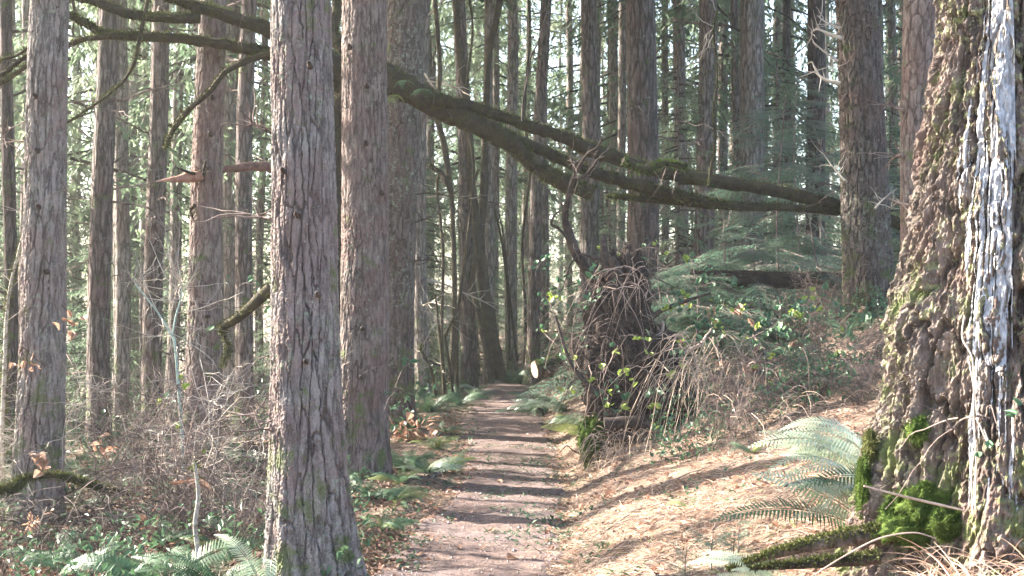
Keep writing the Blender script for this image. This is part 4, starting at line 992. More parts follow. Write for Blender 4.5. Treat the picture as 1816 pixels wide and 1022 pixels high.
def far_zone(n, d0, d1, fx, kinds, label, group, smin=.85, smax=1.25, mind=1.6, pole=False):
    c = 0; tries = 0
    while c < n and tries < n*30:
        tries += 1
        d = rg.uniform(d0, d1); x = rg.uniform(*fx)*d
        if any((x-a)**2+(d-b)**2 < mind**2 for a, b in placed): continue
        placed.append((x, d)); o_ = far_tree(x, d, kinds[rg.integers(len(kinds))], rg.uniform(smin, smax), label, group); c += 1
        if pole: o_.scale.z = rg.uniform(1.15, 1.4)
far_zone(12, 30, 46, (-.45, -.02), ['mid', 'low', 'high', 'low'], 'slim distant fir in the pale woods left of the trail', 'distant firs left of the trail')
far_zone(8, 30, 46, (.03, .42), ['mid', 'low', 'high', 'low'], 'slim distant fir in the pale woods right of the trail', 'distant firs right of the trail')
for i_, (px, d, s_, lab) in enumerate([]): pass
far_zone(13, 22, 34, (-.40, -.19), ['high'], 'slim bare stemmed fir among the crowded trunks at left', 'slim bare stemmed firs at left', .55, .8, 1.5, True)
far_zone(7, 27, 40, (-.10, .04), ['high'], 'slim bare stemmed fir beyond the trail end', 'slim bare stemmed firs beyond the trail end', .5, .75, 1.5, True)
far_zone(14, 26, 42, (.03, .34), ['high'], 'slim bare stemmed fir among the crowded trunks at right', 'slim bare stemmed firs at right', .55, .85, 1.5, True)
far_zone(7, 40, 62, (-.045, .055), ['low', 'mid', 'low'], '', 'x', .7, 1.1)
far_zone(6, 26, 34, (-.03, .04), ['small'], '', 'x', .5, .9)
far_zone(9, 30, 44, (-.42, -.27), ['low', 'mid', 'low'], '', 'x', .9, 1.2)
far_zone(20, 46, 85, (-.5, .5), ['mid', 'low', 'high'], 'faint fir in the farthest rows of the woods', 'firs in the farthest rows', 1.0, 1.5, 2.4)
far_zone(16, 24, 34, (-.42, -.06), ['small'], 'little bushy fir in the undergrowth left of the trail', 'little firs in the undergrowth at left', .6, 1.1)
far_zone(18, 24, 38, (.04, .36), ['small'], 'little bushy fir on the slope right of the trail', 'little firs on the slope at right', .6, 1.1)
# unseen firs added on the sunny side so their crowns dapple the light
for (x, y, s) in [(-14, 9, 1.0), (-19, 10, 1.0), (-24, 8, 1.0), (-16, 3, 1.0), (-22, 23.8, .8), (-28, 15, 1.0), (-10.5, 5.5, .8), (-30, 28.3, .75), (-26, 30, .8)]:
    placed.append((x, y)); far_tree(x, y, 'high', s, 'unseen fir added on the sunny left side to dapple the light', 'unseen firs added at left for dappled light')

for (x, y, s_) in [(-8.8, 16.6, .55), (-9.3, 21.3, .5), (-8.3, 14.5, .5), (-10.5, 25.5, .5), (-5.2, 10.7, .34)]:  # unseen young firs added to throw shade bands on the trail
    placed.append((x, y)); far_tree(x, y, 'mid', s_, 'unseen young fir added at left to shade the trail', 'unseen young firs added for trail shade')

rg = np.random.default_rng(77)
# ------------------------------------------------------------------ upturned root plate
RW = at(1118, 838, 12.7); RW.z = gz(RW.x, RW.y)
RT = thing('upturned_root_plate', RW, 'dark upturned root plate hung with rootlets and brambles at the right side of the trail', 'root plate')
def blob(c, rad, seed, mat, parent, name, amp=.35, nu=70, nv=50, fr=2.4):
    U, Vv = np.meshgrid(np.arange(nu)/nu*2*math.pi, np.linspace(-math.pi/2, math.pi/2, nv))
    D = np.stack([np.cos(Vv)*np.cos(U), np.cos(Vv)*np.sin(U), np.sin(Vv)], -1)
    k = 1+amp*fbm(D[..., 0]*fr+seed, D[..., 1]*fr, D[..., 2]*fr, 4)
    P = np.array(c)+D*np.array(rad)*k[..., None]; idx = np.arange(nu*nv).reshape(nv, nu)
    Fq = np.stack([idx[:-1], np.roll(idx[:-1], -1, 1), np.roll(idx[1:], -1, 1), idx[1:]], -1).reshape(-1, 4)
    return MB().add(P, Fq).build(name, M[mat], parent), P.reshape(-1, 3), nrm(D/np.array(rad)).reshape(-1, 3)
c1 = at(1130, 680, 12.85); c2 = at(1105, 550, 12.9); c3 = at(1165, 745, 12.8); c4 = at(1085, 640, 12.8)
mbc = []
for (c, rad, sd) in ((c1, (.40, .32, .52), 3), (c2, (.25, .25, .50), 4), (c3, (.48, .34, .36), 5), (c4, (.26, .25, .55), 6)):
    o, P, Nn = blob(c, rad, sd, 'soil_dark', RT, 'soil_mass', .6); mbc.append((P, Nn))
AP = np.concatenate([a for a, b in mbc]); AN = np.concatenate([b for a, b in mbc])
rg2 = np.random.default_rng(77)
front = np.where(AN[:, 1] < .2)[0]
for i in range(95):       # roots that can be told apart
    j = front[rg2.integers(len(front))]; b = AP[j]; D = nrm(AN[j]*np.array([1, .8, .6])+rg2.normal(size=3)*.5+np.array([0, 0, -.35])); L = rg2.uniform(.15, .75)
    pts = [b-D*.1]; q = b.copy()
    for s in range(5):
        D = nrm(D+rg2.normal(size=3)*.5+np.array([0, 0, -.12])); q = q+D*L/5; pts.append(q.copy())
    r = rg2.uniform(.006, .02); mb = MB(); wood_tube(pts, list(np.linspace(r, r*.25, 6)), 6, 3, .12, 25, mb, True, i); mb.build('root', M['root' if i % 7 else 'root_pale'], RT)
def strands(P0, D0, L, sag, rg, r=.0022, k=9, wig=.05):
    n = len(P0); t = np.linspace(0, 1, k); Q = P0[:, None]+D0[:, None]*L[:, None, None]*t[None, :, None]
    Q = Q+np.cumsum(rg.normal(size=(n, k, 3)), 1)*wig*L[:, None, None]*.35; Q[..., 2] -= (sag*L)[:, None]*t[None]**2; return Q, (r*rg.uniform(.6, 1.5, n))[:, None]*(1.1-.8*t)[None]
mb = MB(); n = 2000; j = front[rg2.integers(0, len(front), n)]
Q, R = strands(AP[j], nrm(AN[j]*np.array([1, 1, .3])+rg2.normal(size=(n, 3))*.5), rg2.uniform(.08, .34, n), rg2.uniform(-.3, 1.0, n), rg2, wig=.13); tubes(Q, R, 3, mb)
o = mb.build('rootlets', M['root'], RT, smooth=False); o['kind'] = 'stuff'
mb = MB(); n = 120; j = front[rg2.integers(0, len(front), n)]
Q, R = strands(AP[j], nrm(AN[j]+rg2.normal(size=(n, 3))*.6), rg2.uniform(.1, .45, n), rg2.uniform(-.2, 1.2, n), rg2, .003, wig=.12); tubes(Q, R, 3, mb)
o = mb.build('pale_rootlets', M['root_pale'], RT, smooth=False); o['kind'] = 'stuff'
def rroot(pts, pw, mat='root', d=12.3, d1=None, nm='root', lab=None, sub=6, bp=.15):
    ds = np.linspace(d, d1 or d, len(pts)); P = [at(p[0], p[1], ds[i]) for i, p in enumerate(pts)]
    rad = [w/2/FPX*ds[i] for i, w in enumerate(np.interp(np.linspace(0, 1, len(pts)), np.linspace(0, 1, len(pw)), pw))]
    mb = MB(); wood_tube(P, rad, 10, sub, bp, 12, mb, True, pts[0][0]); o = mb.build(nm, M[mat], RT)
    if lab: o['label'] = lab
    return o
rroot([(1072, 752), (1095, 750), (1135, 748), (1165, 765), (1205, 790)], [22, 22, 20, 18, 13], d=12.2, lab='thick bent grey brown root')
rroot([(1074, 758), (1090, 772), (1125, 775), (1150, 768)], [14, 18, 16, 10], d=12.25)
rroot([(1060, 700), (1040, 680), (1010, 640), (985, 560)], [12, 9, 7, 4], d=12.4)
rroot([(1100, 560), (1080, 480), (1072, 450), (1070, 415)], [26, 20, 16, 8], d=12.8)
rroot([(1112, 640), (1105, 560), (1100, 500), (1085, 455)], [34, 32, 26, 14], d=12.75)
rroot([(1130, 600), (1160, 560), (1200, 540), (1260, 520)], [12, 9, 8, 4], d=12.7)
# bare crooked stem rising over it
STM = at(1040, 560, 12.9)
multi_stem('bare crooked dark stem forking above the upturned root plate', 'crooked_stem', 'dead stem', [
 ([(1064, 520), (1040, 480), (1022, 450), (1008, 410), (1002, 385), (1010, 340), (1018, 315), (1025, 300), (1040, 275), (1058, 262), (1068, 246)], 13.1, 12.4, [16, 18, 19, 16, 10, 8, 7, 5, 4, 3]),
 ([(1016, 318), (1035, 313), (1050, 298), (1060, 283), (1072, 278)], 12.65, 12.5, [7, 6, 5, 4, 3]),
 ([(1020, 445), (1008, 425), (990, 405), (978, 398), (985, 380), (1000, 372)], 12.9, 12.8, [6, 6, 5, 4, 3]),
 ([(1020, 312), (1016, 290), (1008, 270)], 12.6, 12.6, [4, 3, 2]),
], mat='twig_dark', moss=0, twigs=5, tmat='twig', seed=80)
# drooping dead bracken / vine stems over the roots
def vine_heap(label, name, cat, area, n, mat, d0, d1, L, seed, arch=.6, r=.0028, direction=None):
    rg = np.random.default_rng(seed); x0, x1, y0, y1 = area; P = []; 
    for i in range(n):
        d = rg.uniform(d0, d1); P.append(at(rg.uniform(x0, x1), rg.uniform(y0, y1), d))
    P = np.array([tuple(p) for p in P]); az = rg.uniform(0, 6.28, n); D = np.stack([np.cos(az), np.sin(az)*.6, rg.uniform(.0, .8, n)], -1)
    if direction is not None: D = D*.6+np.array(direction)
    mb = MB(); Q, R = strands(P, nrm(D), L*rg.uniform(.4, 1.2, n), rg.uniform(.6, 1.7, n)*arch*1.4, rg, r, 10, .06); tubes(Q, R, 3, mb)
    c = P.mean(0); root = thing(name, (c[0], c[1], gz(c[0], c[1])), label, cat); o = mb.build('dead_stems', M[mat], root, smooth=False); o['kind'] = 'stuff'; return root, Q
v1, _ = vine_heap('tangle of drooping pinkish dead bracken over the top of the root plate', 'dead_bracken', 'dead bracken', (1065, 1165, 450, 520), 45, 'root_pale', 12.3, 12.9, .5, 1, .9)
v2, _ = vine_heap('long straw coloured dead stems hanging down right of the root plate', 'dead_bracken', 'dead bracken', (1180, 1330, 590, 680), 95, 'straw', 11.6, 12.6, .75, 2, 1.1, .0032, (-.3, -.3, .1))
v3, _ = vine_heap('reddish dead bracken tangle on the bank right of the hanging straw stems', 'dead_bracken', 'dead bracken', (1280, 1520, 620, 760), 330, 'twig', 9.8, 14, .45, 3, .8, .0028)
v4, _ = vine_heap('dark bramble canes looping beside the left flank of the root plate', 'bramble_canes', 'bramble canes', (1030, 1080, 520, 680), 70, 'twig', 12.4, 12.9, .5, 4, .9)
v6, _ = vine_heap('brown bracken tangle under the furrowed left trunk', 'dead_bracken', 'dead bracken', (0, 260, 880, 960), 260, 'twig_dark', 8.2, 10.5, .5, 6, .8, .003)
v7, _ = vine_heap('pinkish dead stems among the shrubs left of the grey stick', 'dead_bracken', 'dead bracken', (180, 470, 820, 930), 260, 'twig', 8.6, 11.5, .45, 7, .8, .0028)
v8, _ = vine_heap('straw coloured dead stems standing on the bank below the brambles', 'dead_grass_clump', 'dead grass', (1280, 1560, 690, 800), 260, 'straw', 9.5, 12, .35, 8, .9, .002)
v5, _ = vine_heap('grassy straw skirt at the foot of the root plate', 'dead_grass_clump', 'dead grass', (1050, 1260, 760, 840), 420, 'straw', 11.6, 12.6, .30, 5, 1.1, .002)
# bramble bushes: canes and leaves (each leaf a part)
def bramble(label, spots, d, nl, seed, yellow=.2, dead=.0, group=None, scale=1.0):
    rg = np.random.default_rng(seed); c = at(*spots[len(spots)//2], d); root = thing('bramble', (c.x, c.y, gz(c.x, c.y)), label, 'bramble', group)
    P, R = smooth_path([at(px, py, d+rg.normal()*.12) for px, py in spots], 8, [.004]*len(spots))
    mb = MB(); tubes(P[None], R[None], 4, mb)
    for s in range(5):
        j = rg.integers(0, len(P)); D = nrm(rg.normal(size=(1, 3))); Q, RR = strands(P[j][None], D, np.array([rg.uniform(.2, .5)]), np.array([.5]), rg, .003); tubes(Q, RR, 3, mb)
        P = np.concatenate([P, Q[0]])
    mb.build('cane', M['twig'], root)
    for i in range(nl):
        p = P[rg.integers(0, len(P))]+rg.normal(size=3)*np.array([.06, .08, .05]); q = rg.random()
        kind = 'yellow' if q < yellow else ('dead' if q > 1-dead else 'green')
        # leaflets in threes
        for _ in range(2 if i % 2 else 3):
            pp = p+rg.normal(size=3)*.022; me = LF[kind][rg.integers(len(LF[kind]))]
            link('leaf', me, root, Vector(pp)-root.location, (rg.uniform(.3, 1.4), rg.uniform(-.7, .7), rg.uniform(-1.4, 1.4)), scale*rg.uniform(.6, 1.25))
    return root
bramble('bramble spray of yellow green leaves in front of the dark middle of the root plate', [(1068, 660), (1085, 640), (1100, 615), (1115, 595), (1140, 600)], 12.1, 15, 1, .5)
bramble('bramble with pale leaves left of the crooked stem, above the sawn log', [(1005, 600), (985, 560), (965, 520), (950, 490), (960, 465), (985, 455)], 13.2, 18, 2, .25)
bramble('bramble crossing the right shoulder of the root plate', [(1140, 640), (1180, 620), (1220, 605), (1260, 612), (1300, 590), (1330, 575)], 12.2, 24, 3, .25)
bramble('bramble leaves low over the hanging straw stems', [(1130, 720), (1150, 690), (1200, 660), (1240, 640)], 12.1, 9, 4, .3)
for i_, (lab, sp, dd, nn) in enumerate([('bramble scrub at the left foot of the snaggy trunk', [(1440, 560), (1470, 545), (1500, 560), (1490, 590)], 13.2, 22), ('bramble scrub under the wide flat hemlock', [(1200, 560), (1240, 540), (1290, 545), (1320, 560)], 13.4, 26),
        ('bramble scrub on the bank below the leafy patch', [(1350, 640), (1400, 650), (1450, 640), (1500, 620)], 12.4, 22), ('bramble scrub halfway down the bank right of the straw stems', [(1330, 690), (1370, 700), (1420, 690), (1450, 710)], 11.4, 12)]):
    bramble(lab, sp, dd, nn, 40+i_, .15, .15)
bramble('leafy green bramble patch on the bank left of the snaggy trunk', [(1330, 600), (1370, 580), (1410, 560), (1440, 575), (1480, 600)], 12.8, 34, 5, .25, .05, scale=1.2)
bramble('green bramble patch below the young hemlocks', [(1280, 560), (1320, 575), (1350, 610), (1400, 620), (1450, 610)], 13.2, 36, 6, .12, .05, scale=1.2)
bramble('bramble trailing over the left flank of the root plate', [(1065, 470), (1040, 510), (1020, 560), (1015, 620), (1030, 660)], 12.5, 22, 51, .2)
bramble('bramble hanging over the dark hollow beneath the bent root', [(1180, 700), (1150, 660), (1110, 650), (1090, 690), (1080, 720)], 12.0, 12, 52, .15)
bramble('bramble climbing the right flank of the root plate toward the hemlock', [(1180, 590), (1200, 550), (1230, 520), (1270, 500), (1310, 520)], 12.6, 26, 53, .2)
bramble('pale bramble sprig reaching over the trail side beside the sawn log', [(1010, 640), (985, 610), (965, 590), (955, 560)], 13.6, 12, 54, .4)
bramble('bramble arching through the top of the root plate', [(1090, 470), (1140, 440), (1190, 450), (1240, 470)], 12.9, 14, 7, .2)
bramble('long trailing bramble on the bank between the root plate and the huge trunk', [(1400, 660), (1440, 640), (1500, 640), (1540, 600), (1560, 560)], 11.5, 18, 8, .2, .2)
bramble('bramble with red dry leaves on the bank above the hanging stems', [(1290, 650), (1340, 640), (1390, 655), (1430, 690)], 12.0, 20, 9, .1, .6)
bramble('ivy like sprig against the right foot of the reddish trunk', [(700, 690), (705, 688), (712, 690)], 11.7, 3, 10, .0)
bramble('small yellow leaved sprig in the shrubs near the bluish sapling', [(250, 700), (270, 705), (300, 720), (310, 818), (320, 820)], 11.2, 7, 11, .8)
bramble('bright green leaves beside the furrowed centre trunk near the drooping bough', [(455, 520), (465, 530), (470, 545), (440, 530)], 12.9, 9, 12, .3)
bramble('single leafy sprig in front of the huge mossy trunk', [(1755, 742), (1730, 738), (1705, 745), (1690, 760)], 5.2, 2, 13, .0, scale=.8)
# moss hummock at the left foot of the root plate
b = at(1050, 790, 12.4); MS = thing('mossy_stump', (b.x, b.y, gz(b.x, b.y)), 'small stump cloaked in bright green moss at the left foot of the root plate', 'stump')
blob((b.x, b.y, b.z-.02), (.10, .11, .22), 9, 'soil_dark', MS, 'stump_wood', .3, 30, 24)
moss_cushion((b.x, b.y-.02, b.z+.06), (.11, .12, .17), 31, MS, 'moss_bright', .03, 4500); moss_cushion((b.x+.03, b.y, b.z-.12), (.10, .12, .12), 32, MS, 'moss', .03, 2500)

# ------------------------------------------------------------------ logs
def log(pts, d, pw, label, mat='bark_log', moss=3000, cut=0, seed=0, name='fallen_log', ms='moss', d1=None):
    ds = np.linspace(d, d1 or d, len(pts)); P = [at(p[0], p[1], ds[i]) for i, p in enumerate(pts)]
    rad = [w/2/FPX*ds[i] for i, w in enumerate(np.interp(np.linspace(0, 1, len(pts)), np.linspace(0, 1, len(pw)), pw))]
    c = P[0]; root = thing(name, c, label, 'log'); mb = MB(); PP, RR, U, Vv = wood_tube(P, rad, 26, 10, .14 if max(rad) > .04 else .06, 11, mb, True, seed); mb.build('log_bark', M[mat], root)
    if cut:
        t = nrm(PP[1]-PP[0]); a = np.arange(20)*2*math.pi/20; ce = PP[0]-t*RR[0]*.16
        ring = [ce[None]]
        for q in (.35, .7, .93): ring.append(ce+RR[0]*q*(U[0]*np.cos(a)[:, None]+Vv[0]*np.sin(a)[:, None])-t*.004*(1-q))
        V = np.vstack(ring); F = [(0, 1+i, 1+(i+1) % 20) for i in range(20)]
        for r_ in range(2): F += [(1+r_*20+i, 21+r_*20+i, 21+r_*20+(i+1) % 20) for i in range(20)]+[(1+r_*20+i, 21+r_*20+(i+1) % 20, 1+r_*20+(i+1) % 20) for i in range(20)]
        MB().add(V, F).build('sawn_end', M['sawn'], root)
    if moss:
        rgm = np.random.default_rng(seed); mm = MB(); j = rgm.integers(0, len(PP)-1, moss); a = rgm.uniform(0, 6.28, moss); dr = U[j]*np.cos(a)[:, None]+Vv[j]*np.sin(a)[:, None]
        keep = (dr[:, 2] > rgm.uniform(-.3, .7, moss)); j, dr = j[keep], dr[keep]; f = rgm.random(len(j))[:, None]
        leaves(mm, PP[j]*(1-f)+PP[j+1]*f+dr*(RR[j]*1.0)[:, None], nrm(dr+rgm.normal(size=dr.shape)*.8), nrm(rgm.normal(size=dr.shape)), rgm.uniform(.01, .03, len(j)), rgm.uniform(.005, .01, len(j)))
        mm.build('moss', M[ms], root, smooth=False)['kind'] = 'stuff'
    return root
log([(950, 656), (985, 648), (1020, 639), (1060, 630)], 16.6, [31, 32, 32, 31], 'mossy sawn log with its pale cut end facing the trail', cut=1, moss=7000, seed=3, d1=16.9, ms='moss_bright')
log([(985, 680), (1020, 672), (1065, 662)], 17.0, [24, 26, 24], 'dark old log under the sawn log', moss=1500, seed=4)
log([(1225, 492), (1300, 494), (1400, 497), (1510, 498)], 14.9, [26, 28, 30, 30], 'dark fallen log lying across the slope behind the young hemlocks', 'soil_dark', moss=2500, seed=5)
log([(1170, 520), (1240, 513), (1300, 508)], 15.5, [10, 14, 12], 'thin rotten log on the slope behind the root plate', 'bark_log', moss=800, seed=8)
log([(1290, 1012), (1370, 985), (1450, 965), (1540, 950), (1580, 955)], 5.75, [4, 14, 24, 32, 24], 'rotting mossy log at the bottom right in front of the huge trunk', moss=6000, seed=6, ms='moss')
log([(1330, 1010), (1450, 1000), (1560, 990)], 5.5, [4, 16, 22], 'crumbling brown log half sunk in litter at the bottom right', 'soil_dark', moss=2500, seed=7)
log([(395, 838), (430, 832), (480, 822)], 13.4, [18, 22, 22], 'mossy rotten log on the mound left of the furrowed centre trunk', moss=2000, seed=9)
log([(652, 1008), (668, 1000)], 8.0, [6, 5], 'short dead stick beside the foot of the furrowed centre trunk', moss=0, seed=10, name='dead_stick')
log([(735, 862), (760, 848), (782, 840)], 11.9, [7, 12, 10], 'knobbly brown stick lying in the ferns at the trail edge', moss=60, seed=11, name='dead_stick')
log([(1225, 852), (1240, 835), (1258, 812)], 11.6, [12, 16, 20], 'small leaning grey root snag at the right foot of the root plate', 'root', moss=100, seed=12, name='root_snag')
log([(1532, 862), (1600, 880), (1660, 894), (1712, 906)], 5.15, [3, 4, 4, 3], 'thin pinkish dead twig leaning against the huge mossy trunk', 'root_pale', moss=0, seed=13, name='dead_twig')
log([(1440, 1022), (1500, 985), (1560, 955), (1620, 945), (1660, 955)], 5.1, [2.2, 3, 2.6, 1.6], 'thin bent twig arching over the log at the bottom right', 'root_pale', moss=0, seed=14, name='dead_twig')
log([(1390, 862), (1445, 850), (1500, 858)], 7.4, [6, 8, 6], 'dark stick half buried in the sunlit bank below the white fern frond', 'root', moss=0, seed=15, name='dead_stick')
# vines hanging on the old trunk
VT = thing('hanging_vine', big_pt(1722, 900), 'thin pale vine hanging down the huge trunk beside the resin streak', 'vine')
mb = MB()
for pts in ([(1722, 900), (1724, 820), (1720, 740), (1718, 640), (1700, 600), (1703, 560)], [(1738, 760), (1748, 790), (1728, 745), (1722, 700), (1712, 640)], [(1718, 905), (1716, 840), (1724, 780)]):
    P, R = smooth_path([big_pt(a, b, .05) for a, b in pts], 8, [.0035]*len(pts)); tubes(P[None], R[None], 5, mb)
mb.build('stem', M['twig_pale'], VT)
# little conifer seedlings on the near bank
for i, (px, py, d, lab) in enumerate([(1215, 1010, 6.6, 'dark green seedling with drooping tips at the bottom right of centre'), (1262, 990, 6.8, 'dark green seedling left of the white sunlit fern'), (1310, 950, 7.0, 'upright dark green seedling on the sunlit bank'), (1300, 985, 6.6, 'small dark seedling touching the tip of the sunlit fern')]):
    b = at(px, py, d); b.z = gz(b.x, b.y); o = thing('conifer_seedling', b, lab, 'seedling')
    for q in range(11): link('bough', SP[q % 4], o, (0, 0, .02+.012*q), (rg.normal()*.3, rg.uniform(-.9, .1), q*2.4), .17*rg.uniform(.7, 1.3))
    mb = MB(); tubes(np.array([[[b.x, b.y, b.z-.02], [b.x, b.y, b.z+.1], [b.x+.01, b.y, b.z+.2]]]), np.array([[.004, .003, .001]]), 5, mb); mb.build('stem', M['twig'], o)

# twiggy snags on the right trunk, grey knots on near trunks
def snag_group(root, pts, r0, mat='twig_pale', name='dead_branch', d=13.6):
    rgn = np.random.default_rng(int(pts[0][0]))
    P = [at(a, b, d+.05*i) for i, (a, b) in enumerate(pts)]; mb = MB(); PP, RR, U, V = wood_tube(P, list(np.linspace(r0, r0*.3, len(P))), 6, 4, .15, 20, mb)
    n = 7; k = 5; t = np.linspace(0, 1, k); j = rgn.integers(2, len(PP), n); D = nrm(rgn.normal(size=(n, 3))+np.array([-.3, -.2, .35])); l = rgn.uniform(.1, .3, n)
    Q = PP[j][:, None]+D[:, None]*l[:, None, None]*t[None, :, None]+np.cumsum(rgn.normal(size=(n, k, 3)), 1)*.04*l[:, None, None]; Q[:, 0] = PP[j]; tubes(Q, np.full((n, k), .005)*(1.1-.8*t)[None], 4, mb)
    mb.build(name, M[mat], root)
snag_group(T_right, [(1492, 68), (1470, 60), (1450, 52), (1438, 58)], .02); snag_group(T_right, [(1490, 148), (1465, 142), (1450, 130), (1440, 110)], .022)
snag_group(T_right, [(1488, 50), (1465, 40), (1450, 28)], .014); snag_group(T_right, [(1486, 108), (1466, 95), (1448, 80), (1440, 70)], .012)
snag_group(T_right, [(1498, 320), (1480, 300), (1465, 280)], .012); snag_group(T_right, [(1552, 370), (1565, 355), (1590, 335)], .012, 'twig_pale')
snag_group(T_back, [(1602, 195), (1585, 190), (1575, 186)], .016, 'twig', d=10.9); snag_group(T_back, [(1600, 275), (1588, 278), (1575, 290)], .02, 'twig', d=10.9)
snag_group(T_back, [(1620, 365), (1600, 362), (1575, 352)], .016, 'twig', d=10.8)
snag_group(T_limb, [(345, 365), (338, 375), (345, 395)], .02, 'moss_dark', d=13.3); snag_group(T_limb, [(365, 285), (360, 310), (372, 295)], .012, 'moss_dark', d=13.35)
snag_group(T_third, [(735, 395), (755, 388), (780, 376)], .012, 'root', d=16.4); snag_group(T_third, [(735, 462), (750, 462), (762, 458)], .012, 'root', d=16.4)
snag_group(T_third, [(735, 345), (765, 343), (810, 350), (880, 360)], .01, 'moss_dark', d=16.4)
for (root, pts, dd) in ((T_main, [(470, 230), (455, 225), (440, 218)], 7.5), (T_main, [(478, 388), (460, 384), (440, 380)], 7.5), (T_main, [(478, 760), (462, 758), (455, 735)], 7.4), (T_left, [(42, 250), (20, 252), (-5, 258)], 11.6), (T_left, [(108, 320), (125, 345), (160, 352)], 11.4),
        (T_left, [(45, 215), (25, 225), (0, 236)], 11.5), (T_limb, [(390, 365), (415, 380), (440, 376)], 13.6)):
    snag_group(root, pts, .0055, 'twig', d=dd)
def knots(root, spots, d, r=.02):
    for (px, py) in spots:
        p = at(px, py, d); mb = MB(); wood_tube([p+Vector((0, .06, -.01)), p, p+Vector((0, -.03, .004))], [r*1.5, r, r*.35], 8, 3, .25, 40, mb, True, px); mb.build('knot', M['root'], root)
knots(T_main, [(525, 378), (548, 112), (500, 300), (562, 520), (541, 640)], 7.32, .011)
knots(T_second, [(648, 252), (650, 150), (676, 340), (618, 80), (642, 582), (640, 668)], 11.78, .016)
knots(T_left, [(65, 265), (66, 365), (80, 480), (60, 168)], 11.4, .016)
knots(T_limb, [(375, 170), (385, 80), (372, 236), (366, 560)], 13.4, .016)

# ------------------------------------------------------------------ ground cover (uncountable)
def scatter(n, fy, fx, rg, ex=None):
    d = rg.uniform(0, 1, n)**fy[2]*(fy[1]-fy[0])+fy[0]; x = rg.uniform(fx[0], fx[1], n)*d
    return x, d
def onpath(x, y, m=0.0): return np.abs(x-path_c(y)) < path_w(y)+m
def litter(name, n, fy, fx, L, Wd, mat, seed, cond=None, tilt=.35, lift=.006, tonev=1.0, updir=0.0, clump=None):
    rg = np.random.default_rng(seed); x, y = scatter(n, fy, fx, rg); k = np.ones(n, bool)
    if cond is not None: k &= cond(x, y)
    if clump is not None: k &= fbm(x*clump[0]+seed, y*clump[0], 0, 3) > clump[1]
    x, y = x[k], y[k]; n = len(x); z = ground(x, y)+lift*rg.random(n); az = rg.uniform(0, 6.28, n)
    D = nrm(np.stack([np.cos(az), np.sin(az), rg.normal(size=n)*tilt+updir], -1)); Nn = nrm(np.stack([rg.normal(size=n)*.4, rg.normal(size=n)*.4, np.ones(n)], -1))
    mb = MB(); leaves(mb, np.stack([x, y, z], -1), D, Nn, L*rg.uniform(.5, 1.4, n), Wd*rg.uniform(.6, 1.3, n), rg.random(n)**2*tonev, fold=.3)
    return tag(mb.build(name, M[mat], smooth=False), kind='stuff')
right = lambda x, y: (x-path_c(y)) > path_w(y)-.12
left = lambda x, y: (x-path_c(y)) < -path_w(y)+.12
litter('needle_litter', 60000, (4.5, 16, 1.3), (-.42, .42), .030, .006, 'needle_litter', 1, lambda x, y: ~onpath(x, y, -.1))
litter('trail_litter', 30000, (6, 24, 1.4), (-.14, .14), .022, .007, 'needle_litter', 2, lambda x, y: onpath(x, y, .05), .15, .002)
litter('trail_edge_litter', 26000, (6, 24, 1.5), (-.14, .14), .03, .008, 'needle_litter', 22, lambda x, y: onpath(x, y, .25) & ~onpath(x, y, -.30+.25*perlin(x*2.5, y*2.5, 1)), .2, .012)
litter('trail_edge_leaves', 5000, (6, 24, 1.5), (-.14, .14), .05, .03, 'dead_leaf', 23, lambda x, y: onpath(x, y, .25) & ~onpath(x, y, -.26+.25*perlin(x*2.5, y*2.5, 1)), .3, .014)
litter('leaf_litter', 30000, (5, 22, 1.4), (-.42, .42), .05, .03, 'dead_leaf', 3, lambda x, y: ~onpath(x, y, -.12) & ((x < 0) | (perlin(x*1.7, y*1.7, 4) > -.08)), .4, .02, clump=(1.3, -.12))
def blades(name, n, fy, fx, L, mat, seed, cond=None, r=.0016, up=.7, clump=None, k=5, sag=.9, flow=None):
    rg = np.random.default_rng(seed); x, y = scatter(n, fy, fx, rg); q = np.ones(n, bool)
    if cond is not None: q &= cond(x, y)
    if clump is not None: q &= fbm(x*clump[0]+seed, y*clump[0], 0, 2) > clump[1]
    x, y = x[q], y[q]; n = len(x); z = ground(x, y); az = rg.uniform(0, 6.28, n); D = np.stack([np.cos(az), np.sin(az), np.full(n, up)*rg.uniform(.2, 1.3, n)], -1)
    if flow is not None: D = D+np.array(flow)
    D = nrm(D); l = L*rg.uniform(.3, 1.3, n); t = np.linspace(0, 1, k); Q = np.stack([x, y, z], -1)[:, None]+D[:, None]*l[:, None, None]*t[None, :, None]; Q[..., 2] -= (sag*l)[:, None]*t[None]**2*rg.uniform(.3, 1, n)[:, None]
    Q[..., 2] = np.maximum(Q[..., 2], ground(Q[..., 0], Q[..., 1])+.004)
    side = nrm(np.cross(D, rg.normal(size=(n, 3))))*r; w = (1.1-t)[None, :, None]
    V = np.stack([Q+side[:, None]*w, Q-side[:, None]*w], 2); idx = np.arange(n*k*2).reshape(n, k, 2)
    F = np.stack([idx[:, :-1, 0], idx[:, 1:, 0], idx[:, 1:, 1], idx[:, :-1, 1]], -1).reshape(-1, 4)
    mb = MB(); mb.add(V.reshape(-1, 3), F, np.repeat(rg.random(n)**2, k*2)); return tag(mb.build(name, M[mat], smooth=False), kind='stuff')
blades('dead_grass', 60000, (5, 15, 1.2), (-.0, .42), .15, 'straw', 11, right, .0018, .35, None, 5, .9, (-.35, -.15, 0))
blades('dead_grass', 5000, (6, 13, 1.2), (-.14, -.0), .08, 'straw', 12, left, .0016, .3)
litter('left_moss_mat', 16000, (7, 20, 1.2), (-.42, -.06), .03, .012, 'moss', 33, left, .9, .02, clump=(1.0, .0))
